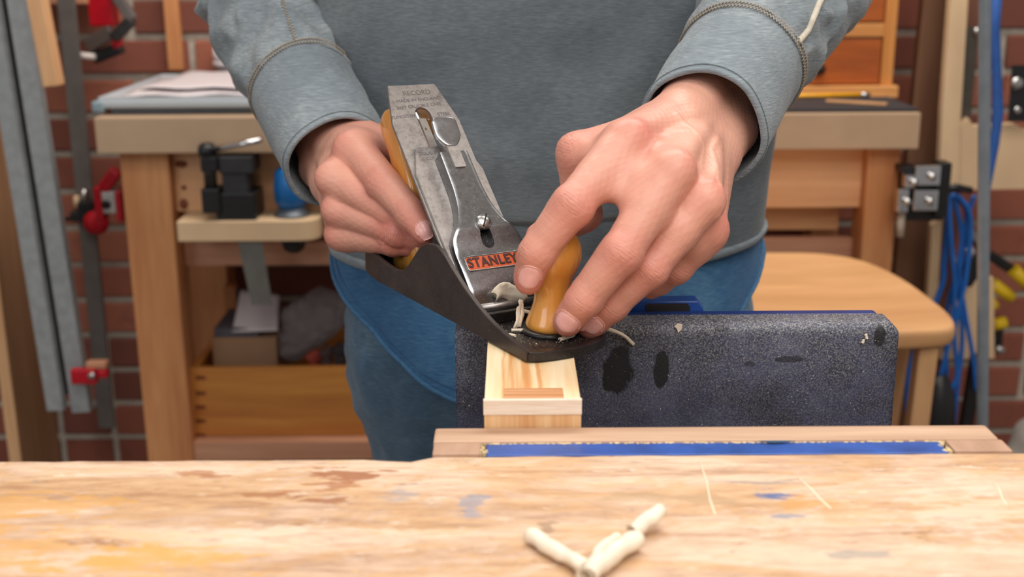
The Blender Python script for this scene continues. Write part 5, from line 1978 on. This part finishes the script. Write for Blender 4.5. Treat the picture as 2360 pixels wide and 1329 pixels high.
mb = MB()
rings = [inset(.05, -.030), inset(.015, -.026), inset(0, -.018), inset(0, -.008), inset(.012, -.002), inset(.035, 0), inset(.12, -.001), inset(.4, -.005), inset(.75, -.007)]
mb.grid(rings, True, True)
nq = len(poly)
mb.f.append(tuple(range(nq))); mb.sm.append(False)
mb.f.append(tuple(8 * nq + i for i in range(nq))); mb.sm.append(True)
o = mb.build('seat', M_seat, stool)
md = o.modifiers.new('smooth', 'SUBSURF'); md.levels = md.render_levels = 2
for p, q in (((2135, 795), (2125, 980)), ((2078, 795), (2066, 980))):
    y_ = ys0 + (.035 if p[0] > 2100 else .20)
    A = PY(*p, y_); A.z = ZS - .03
    A = Vector((A.x, y_, ZS - .030))
    B = Vector((A.x - .03, y_ - (.03 if p[0] > 2100 else -.03), 0))
    for sx in (1, -1):
        a = Vector((A.x if sx > 0 else 2 * cxs - A.x, A.y, A.z)); b = Vector((B.x if sx > 0 else 2 * cxs - B.x, B.y, 0))
        MB().beam(a, b, .026, .026, (0, 1, 0), .004).build('leg', M_seatZ, stool)
for zz_ in (.22,):
    MB().tube([(cxs - .19, cys - .08, zz_), (cxs + .19, cys - .08, zz_)], .011, 12).build('stretcher', M_seatZ, stool)

# brown upright plank behind
A, B = PY(2118, 430, 2.12), PY(2192, 430, 2.12)
dk = thing('brown_plank', ((A.x + B.x) / 2, 2.13, 0), 'dark brown upright plank standing right of the far bench', 'plank')
MB().beam((A.x + .024 - .03, 2.13, 0), (A.x + .03, 2.13, 1.9), B.x - A.x + .012, .025, (0, 1, 0), .002).build('board', wood('dark brown plank', srgb(138, 98, 70), srgb(104, 68, 46), 'Z', 14, 1.2, .6), dk)
MB().lathe([(.004, 0), (.006, .002), (.006, .012)], 10, Matrix.Translation((A.x + .05, 2.117, 1.5)) @ Matrix.Rotation(math.pi / 2, 4, 'X')).build('peg', M_steeldark, dk)
# plywood tool rack
YR = 2.02
rk = thing('plywood_rack', PY(2260, 430, YR), 'pale plywood tool rack with an upright and a wide lower panel at the right', 'rack')
up = [(2196, -80), (2236, -80), (2213, 290), (2213, 436), (2164, 436), (2172, 250)]
o = MB().prism(up, lambda x, y: PY(x, y, YR), lambda x, y: PY(x, y, YR) + Vector((0, .018, 0))).build('upright', M_birch, rk)
o = MB().prism([(2214, 290), (2232, 272), (2243, 290), (2338, 285), (2362, 300), (2440, 300), (2440, 434), (2214, 437)], lambda x, y: PY(x, y, YR), lambda x, y: PY(x, y, YR) + Vector((0, .018, 0))).build('panel', M_birch, rk)
o = MB().prism([(2216, 655), (2290, 640), (2292, 826), (2166, 828)], lambda x, y: PY(x, y, YR + .02), lambda x, y: PY(x, y, YR + .02) + Vector((0, .018, 0))).build('lower_bracket', M_birch, rk)
o = MB().prism([(2148, 520), (2172, 500), (2160, 700), (2136, 720)], lambda x, y: PY(x, y, YR + .02), lambda x, y: PY(x, y, YR + .02) + Vector((0, .018, 0))).build('strut', M_birch, rk)
MB().box((PY(2150, 600, YR + .039).x, YR + .039, .35), (PY(2200, 600, YR + .039).x, YR + .052, 1.75)).build('back_batten', wood('dark rack board', srgb(120, 74, 54), srgb(92, 54, 40), 'Z', 14, 1.2), rk)
# dark saw plate in the rack
sw = thing('hand_saw_plate', PY(2218, 280, YR + .025), 'dark steel saw plate standing in the plywood rack', 'saw')
MB().prism([(2226, 62), (2256, 62), (2238, 278), (2202, 278)], lambda x, y: PY(x, y, YR + .024), lambda x, y: PY(x, y, YR + .027)).build('plate', plain('brown grey steel', srgb(88, 82, 74), .5, .4), sw)
MB().lathe([(.004, 0), (.006, .002), (.006, .005)], 12, Matrix.Translation(PY(2249, 72, YR + .024)) @ Matrix.Rotation(math.pi / 2, 4, 'X')).build('rivet', M_steel, sw)
# grey steel pole in front
A, B = PY(2264, 980, 1.55), PY(2270, -20, 1.55)
pole = thing('steel_pole', (A.x, 1.55, 0), 'slim grey steel pole standing at the right, in front of the brick wall', 'pole')
MB().tube([(A.x + .006, 1.55, 0.012), (A.x, 1.55, A.z), B, B + (B - A) * .5], .0078, 18).build('tube', plain('grey painted tube', srgb(136, 144, 152), .38, .3), pole)
MB().lathe([(.05, 0), (.05, .006), (.018, .012), (.014, .02)], 24, Matrix.Translation((A.x + .006, 1.55, 0))).build('foot', M_steeldark, pole)
# blue strap behind the pole
st = []
for a, b in ((2300, -60), (2290, 60), (2296, 150), (2300, 260), (2292, 330), (2276, 420), (2262, 520)):
    st.append(PY(a, b, 1.90))
tag(MB().tube(st, [.009, .010, .008, .009, .008, .007, .005], 8).build('blue_strap', plain('blue webbing', srgb(36, 84, 156), .7), None, org=st[-1]), 'blue strap hanging behind the grey steel pole', 'strap')
# black corner brace with holes
bb = thing('corner_brace', PY(2340, 280, 2.0), 'black steel brace with round holes at the right edge of the picture', 'brace')
MB().prism([(2332, 150), (2400, 150), (2400, 280), (2322, 280)], lambda x, y: PY(x, y, 1.975), lambda x, y: PY(x, y, 1.981)).build('plate', M_black, bb)
for q, r in (((2344, 192), .010), ((2345, 254), .006)):
    MB().lathe([(r * .4, 0), (r, .0005), (r, .002), (r * .4, .0025)], 16, Matrix.Translation(PY(*q, 1.9745)) @ Matrix.Rotation(math.pi / 2, 4, 'X')).build('rivet', M_steel, bb)
# black and chrome clamp block
kb = thing('frame_clamp', PY(2130, 510, 1.86), 'black frame clamp with square chrome plates beside the far bench leg', 'clamp')
pbx((2078, 384), (2178, 400), 1.885, 1.92, 'top_bar', M_black, kb)
pbx((2090, 402), (2172, 508), 1.890, 1.93, 'body', M_black, kb)
pbx((2166, 376), (2184, 500), 1.875, 1.91, 'side_plate', M_black, kb)
for a, b in (((2112, 382), (2166, 428)), ((2108, 438), (2160, 486)), ((2072, 436), (2092, 490)), ((2088, 404), (2108, 434))):
    d = pbx(a, b, 1.868, 1.8885, 'chrome_plate', M_chrome, kb)
    MB().lathe([(.003, 0), (.006, .002), (.006, .006)], 12, Matrix.Translation(PY((a[0] + b[0]) / 2 + 8, (a[1] + b[1]) / 2 + 2, 1.866)) @ Matrix.Rotation(math.pi / 2, 4, 'X')).build('screw', M_steel, d)
MB().tube([PY(2078, 490, 1.89), PY(2074, 545, 1.89)], .006, 10).build('peg', plain('pale peg', srgb(190, 176, 160), .5), kb)
# blue cable: hanging coils and plug
M_cable = plain('blue cable', srgb(22, 96, 178), .45, 0, .12, 30)
cb_ = thing('blue_cable', PY(2200, 960, 1.96), 'coiled bright blue power cable hanging beside the rack', 'cable')
strands = (((2185, 448), (2192, 560), (2200, 660), (2192, 760), (2172, 850), (2152, 925)),
           ((2196, 446), (2216, 540), (2210, 660), (2218, 780), (2205, 900), (2198, 980)),
           ((2190, 450), (2226, 480), (2222, 580), (2188, 690), (2180, 800), (2186, 960)),
           ((2204, 448), (2236, 500), (2226, 640), (2200, 760), (2206, 860), (2190, 900)),
           ((2246, 450), (2230, 500), (2210, 610), (2224, 720), (2242, 820), (2250, 900)),
           ((2188, 470), (2176, 600), (2170, 660), (2120, 780), (2096, 850), (2090, 930), (2100, 980)))
for i, s_ in enumerate(strands):
    y_ = 1.955 + .012 * (i % 3)
    ps = catmull([tuple(PY(a, b, y_)) for a, b in s_], 5)
    MB().tube(ps, .0042 if i < 5 else .005, 8).build('strand', M_cable, cb_)
hp = PY(2195, 444, 1.96)
MB().tube([hp + Vector((-.02, 0, .0)), hp + Vector((.0, -.01, .012)), hp + Vector((.03, 0, .004))], .006, 8).build('hook', M_black, cb_)
c = PY(2158, 950, 1.955)
pg = MB().lathe([(.012, 0.07), (.020, .055), (.030, .02), (.033, -.02), (.030, -.05)], 18, Matrix.Translation(c)).build('plug', M_black, cb_)
c2 = PY(2240, 890, 1.985)
MB().beam(c2 + Vector((.004, 0, .06)), c2 + Vector((-.004, 0, -.08)), .022, .02, (0, 1, 0), .005).build('socket', M_black, cb_)
# yellow and black spring clamps
M_yel = plain('yellow rubber', srgb(236, 196, 20), .5, 0, .08, 30)
for i, (a, b, t0, t1, lab) in enumerate((((2262, 575), (2342, 628), (2335, 620), (2372, 660), 'upper black clamp with a yellow handle at the right edge'),
                                         ((2240, 640), (2300, 655), (2285, 652), (2332, 686), 'middle black clamp with a yellow tip behind the pole'),
                                         ((2262, 690), (2292, 700), (2276, 690), (2292, 708), 'small black clamp with a yellow tip close to the pole'),
                                         ((2296, 800), (2300, 730), (2288, 748), (2318, 742), 'lowest black clamp with a round yellow tip at the right'))):
    y_ = 2.10 + .012 * i
    A, B = PY(*a, y_), PY(*b, y_)
    sc_ = thing('spring_clamp', A, lab, 'clamp', 'yellow tipped clamps at the right')
    MB().beam(A, B, .018, .018, (0, 1, 0), .004).build('arm', M_black, sc_)
    MB().tube([PY(*t0, y_ - .012), PY(*t1, y_ - .012)], [.012, .011], 12).build('tip', M_yel, sc_)
    MB().lathe([(.004, 0), (.009, .002), (.009, .008), (.004, .01)], 14, Matrix.Translation(A + Vector((0, -.012, 0))) @ Matrix.Rotation(math.pi / 2, 4, 'X')).build('pivot', M_steel, sc_)
    MB().beam(A + Vector((0, .0, .0)), Vector((A.x - .01, y_ + .04, A.z + .03)), .014, .014, (0, 1, 0), .003).build('back_arm', M_black, sc_)
# black clamp head behind the pole
c = PY(2225, 620, 2.0)
bh = thing('black_clamp', c, 'black clamp head with a chrome stud left of the steel pole', 'clamp')
MB().beam(PY(2212, 650, 2.003), PY(2258, 585, 2.003), .034, .03, (0, 1, 0), .006).build('casting', M_black, bh)
MB().lathe([(.005, 0), (.012, .003), (.012, .010), (.006, .014)], 16, Matrix.Translation(PY(2228, 578, 1.987)) @ Matrix.Rotation(math.pi / 2, 4, 'X')).build('stud', M_chrome, bh)
# grey sack, lower right corner
c = PY(2372, 1052, 1.9)
F = Field(Vector(c) - Vector((.18, .14, .18)), Vector(c) + Vector((.18, .14, .16)), .006)
F.cone(c + Vector((.03, 0, -.07)), c + Vector((.05, 0, .0)), .085, .08, .03)
F.cone(c + Vector((.02, 0, -.09)), c + Vector((-.0, 0, -.05)), .07, .06, .03)
V_, Q_ = F.surface()
V_ = V_ + vnormals(V_, Q_) * np.array([.008 * noise.noise(Vector(v) * 25) for v in V_])[:, None]
sk = MB().add([Vector(v) for v in V_], [tuple(map(int, q)) for q in Q_], True).build('grey_sack', plain('grey cloth', srgb(150, 142, 134), .9), None, org=Vector((c.x, c.y, c.z - .17)), fix=False)
tag(sk, 'grey cloth sack in the lower right corner behind the bench', 'sack')
cr_ = thing('storage_crate', (c.x + .02, c.y, 0), 'plain brown crate under the grey cloth sack', 'crate')
for k, (x0, x1, y0, y1) in enumerate(((-.14, .20, -.14, -.125), (-.14, .20, .125, .14), (-.14, -.125, -.1245, .1245), (.185, .20, -.1245, .1245))):
    MB().box((c.x + x0, c.y + y0, 0), (c.x + x1, c.y + y1, c.z - .19), bev=.002).build('side', M_plank, cr_)
MB().box((c.x - .14, c.y - .14, c.z - .1895), (c.x + .20, c.y + .14, c.z - .175), bev=.002).build('lid', M_plank, cr_)

# ================================================================== shavings
M_shav = plain('cream shaving', srgb(240, 226, 204), .6, 0, .08, 120)


def shaving(pts, w, label, turns=0.0, lift=.0, m=M_shav, rad=None, parent=None, group='wood shavings'):
    """thin strip rolled along its own axis"""
    P_ = catmull([tuple(p) for p in pts], 6)
    P_ = [Vector(p) for p in P_]
    rows = []
    n = 16
    for i, p in enumerate(P_):
        t = (P_[min(i + 1, len(P_) - 1)] - P_[max(i - 1, 0)]).normalized()
        x = t.cross(Vector((0, 0, 1))).normalized()
        y = x.cross(t)
        row = []
        for k in range(n + 1):
            a = turns * 2 * math.pi * k / n - math.pi / 2 + i * .10
            rr = w * (1 - .35 * k / n) * (1 + .42 * noise.noise(Vector((i * .33, k * .35, w * 900))))
            row.append(p + x * math.cos(a) * rr + y * (math.sin(a) * rr + w))
        rows.append(row)
    o = MB().grid(rows, False, True).build('wood_shaving', m, None, org=Vector(P_[len(P_) // 2]), fix=False)
    md = o.modifiers.new('thick', 'SOLIDIFY'); md.thickness = .0003
    return tag(o, label, 'shaving', group)


g = ZB + .0006
shaving([PH(1222, 1245, g), PH(1262, 1272, g), PH(1310, 1300, g), PH(1350, 1325, g)], .0032, 'long rolled cream shaving on the bench, left of the three', 1.3)
shaving([PH(1525, 1195, g + .003), PH(1490, 1218, g + .002), PH(1462, 1240, g)], .0036, 'short rolled shaving tipped up, farthest of the three on the bench', 1.4)
shaving([PH(1468, 1262, g), PH(1425, 1290, g), PH(1385, 1318, g), PH(1350, 1350, g)], .0042, 'thick rolled shaving at the bottom edge, right of the three', 1.5)
shaving([PH(1425, 1248, g), PH(1388, 1272, g), PH(1372, 1300, g)], .0022, 'slim rolled shaving leaning on the thick shaving', 1.1)
jt = JAW_T + .0005
shaving([PY(1386, 760, JAW_Y - .004), PY(1410, 764, JAW_Y - .005), PY(1436, 776, JAW_Y - .005), PY(1458, 796, JAW_Y - .003)], .0009, 'thin twisted shaving clinging to the dark vise jaw below the fingers', 1.6)
shaving([PY(1992, 771, JAW_Y - .0012), PY(1994, 780, JAW_Y - .0012), PY(1991, 791, JAW_Y - .0012)], .0008, 'tiny shaving stuck near the right end of the vise jaw', 1.0)
o = MB().prism([(1554, 752), (1562, 744), (1573, 747), (1571, 758), (1563, 767), (1560, 757)], lambda x, y: PY(x, y, JAW_Y - .0011), lambda x, y: PY(x, y, JAW_Y - .0005)).build('wood_flake', M_shav, None, org=PY(1563, 755, JAW_Y - .0008))
tag(o, 'pale wood flake stuck on the dark vise jaw right of the fingers', 'flake', 'wood shavings')


def onplane(u, y, z):
    return MP @ mmv(u, y, z)


shaving([onplane(-4, 60, 12), onplane(3, 56, 10), onplane(10, 51, 6)], .0010, 'small curled shaving in the mouth of the plane beside the knob', 1.2)
shaving([onplane(-17, 46, 4.8), onplane(-12, 43, 5), onplane(-6, 38, 5)], .0008, 'thin shaving lying on the sole left of the knob', 1.1)
shaving([onplane(-22, 40, 4.6), onplane(-20, 36, 4.6)], .0007, 'tiny shaving on the sole next to the left wing', 1.0)
shaving([onplane(-3, 15, 5.2), onplane(3, 16.5, 5.2), onplane(9, 18.5, 5.2)], .0011, 'short pale shaving on the toe in front of the knob', .8)
# big loose shaving poking out of the mouth
rows = []
for i in range(9):
    f = i / 8
    rows.append([MP @ ir(-8 + 22 * f + 1.5 * math.sin(j), 8 + 6 * math.sin(j / 8 * 2.6) + 3 * math.sin(f * 5), 9 + 9 * math.sin(j / 8 * math.pi) * (.5 + .5 * math.sin(f * 3.1)) + 1.2 * math.sin(f * 9 + j)) for j in range(9)])
o = MB().grid(rows, False, True).build('wood_shaving', M_shav, None, org=rows[4][4].copy(), fix=False)
md = o.modifiers.new('thick', 'SOLIDIFY'); md.thickness = .0003
tag(o, 'broad crumpled shaving bunched in the plane mouth below the badge', 'shaving', 'wood shavings')
rows = []
for i in range(7):
    f = i / 6
    rows.append([MP @ mmv(-12 + (j - 3) * (1.1 - .6 * f) + 1.6 * noise.noise(Vector((i * .9, j * .9, 4))) + f * 5, 47 + 4 * f + 1.5 * noise.noise(Vector((i, j * .8, 9))), 6.5 + 15 * f + 3.0 * noise.noise(Vector((j * 1.3, i * .4, 2)))) for j in range(7)])
o = MB().grid(rows, False, True).build('wood_shaving', M_shav, None, org=rows[3][3].copy(), fix=False)
md = o.modifiers.new('thick', 'SOLIDIFY'); md.thickness = .0003
tag(o, 'ragged upright shaving standing against the left of the knob', 'shaving', 'wood shavings')
# sawdust grains: nobody could count them
rg = random.Random(21)
mb = MB()


def grain(p, s):
    d = [Vector((rg.uniform(-1, 1), rg.uniform(-1, 1), rg.uniform(-1, 1))).normalized() * s * rg.uniform(.5, 1.3) for _ in range(4)]
    mb.add([p + q for q in d], [(0, 1, 2), (0, 3, 1), (1, 3, 2), (0, 2, 3)])


for _ in range(900):
    L = abs(rg.gauss(0, 1)) * 34 + 12
    if L > 110: continue
    w_ = next((w for l, w in reversed(capw) if l <= L), 24)
    u = U2 + rg.uniform(-1, 1) * w_ * .9
    grain(MP @ ir(u, L, caph(L) + .3), rg.choice((.00012, .00018, .00018, .0003)))
for _ in range(500):
    grain(MP @ mmv(rg.uniform(-27, 27), rg.uniform(10, 66), 4.4), rg.choice((.00015, .0002, .0003, .0005)))
for _ in range(900):
    x = rg.uniform(XJ0 + .008, XJ1 - .01); k = abs(rg.gauss(0, 1)) * .03
    z = JAW_T - .009 - k
    if z > lo + .03: grain(Vector((x, JAW_Y - .0003, z)), rg.choice((.00013, .0002, .0002, .0004)))
for _ in range(1300):
    x = rg.uniform(XJ0 + .09, XJ1 - .012)
    grain(Vector((x, JAW_Y + rg.uniform(.006, .022), JAW_T + .0002)), rg.choice((.00013, .0002, .0003)))
tag(mb.build('sawdust', plain('sawdust', srgb(226, 212, 190), .8), None, fix=False), 'fine pale sawdust scattered over the plane and the vise jaw', 'sawdust', kind='stuff')
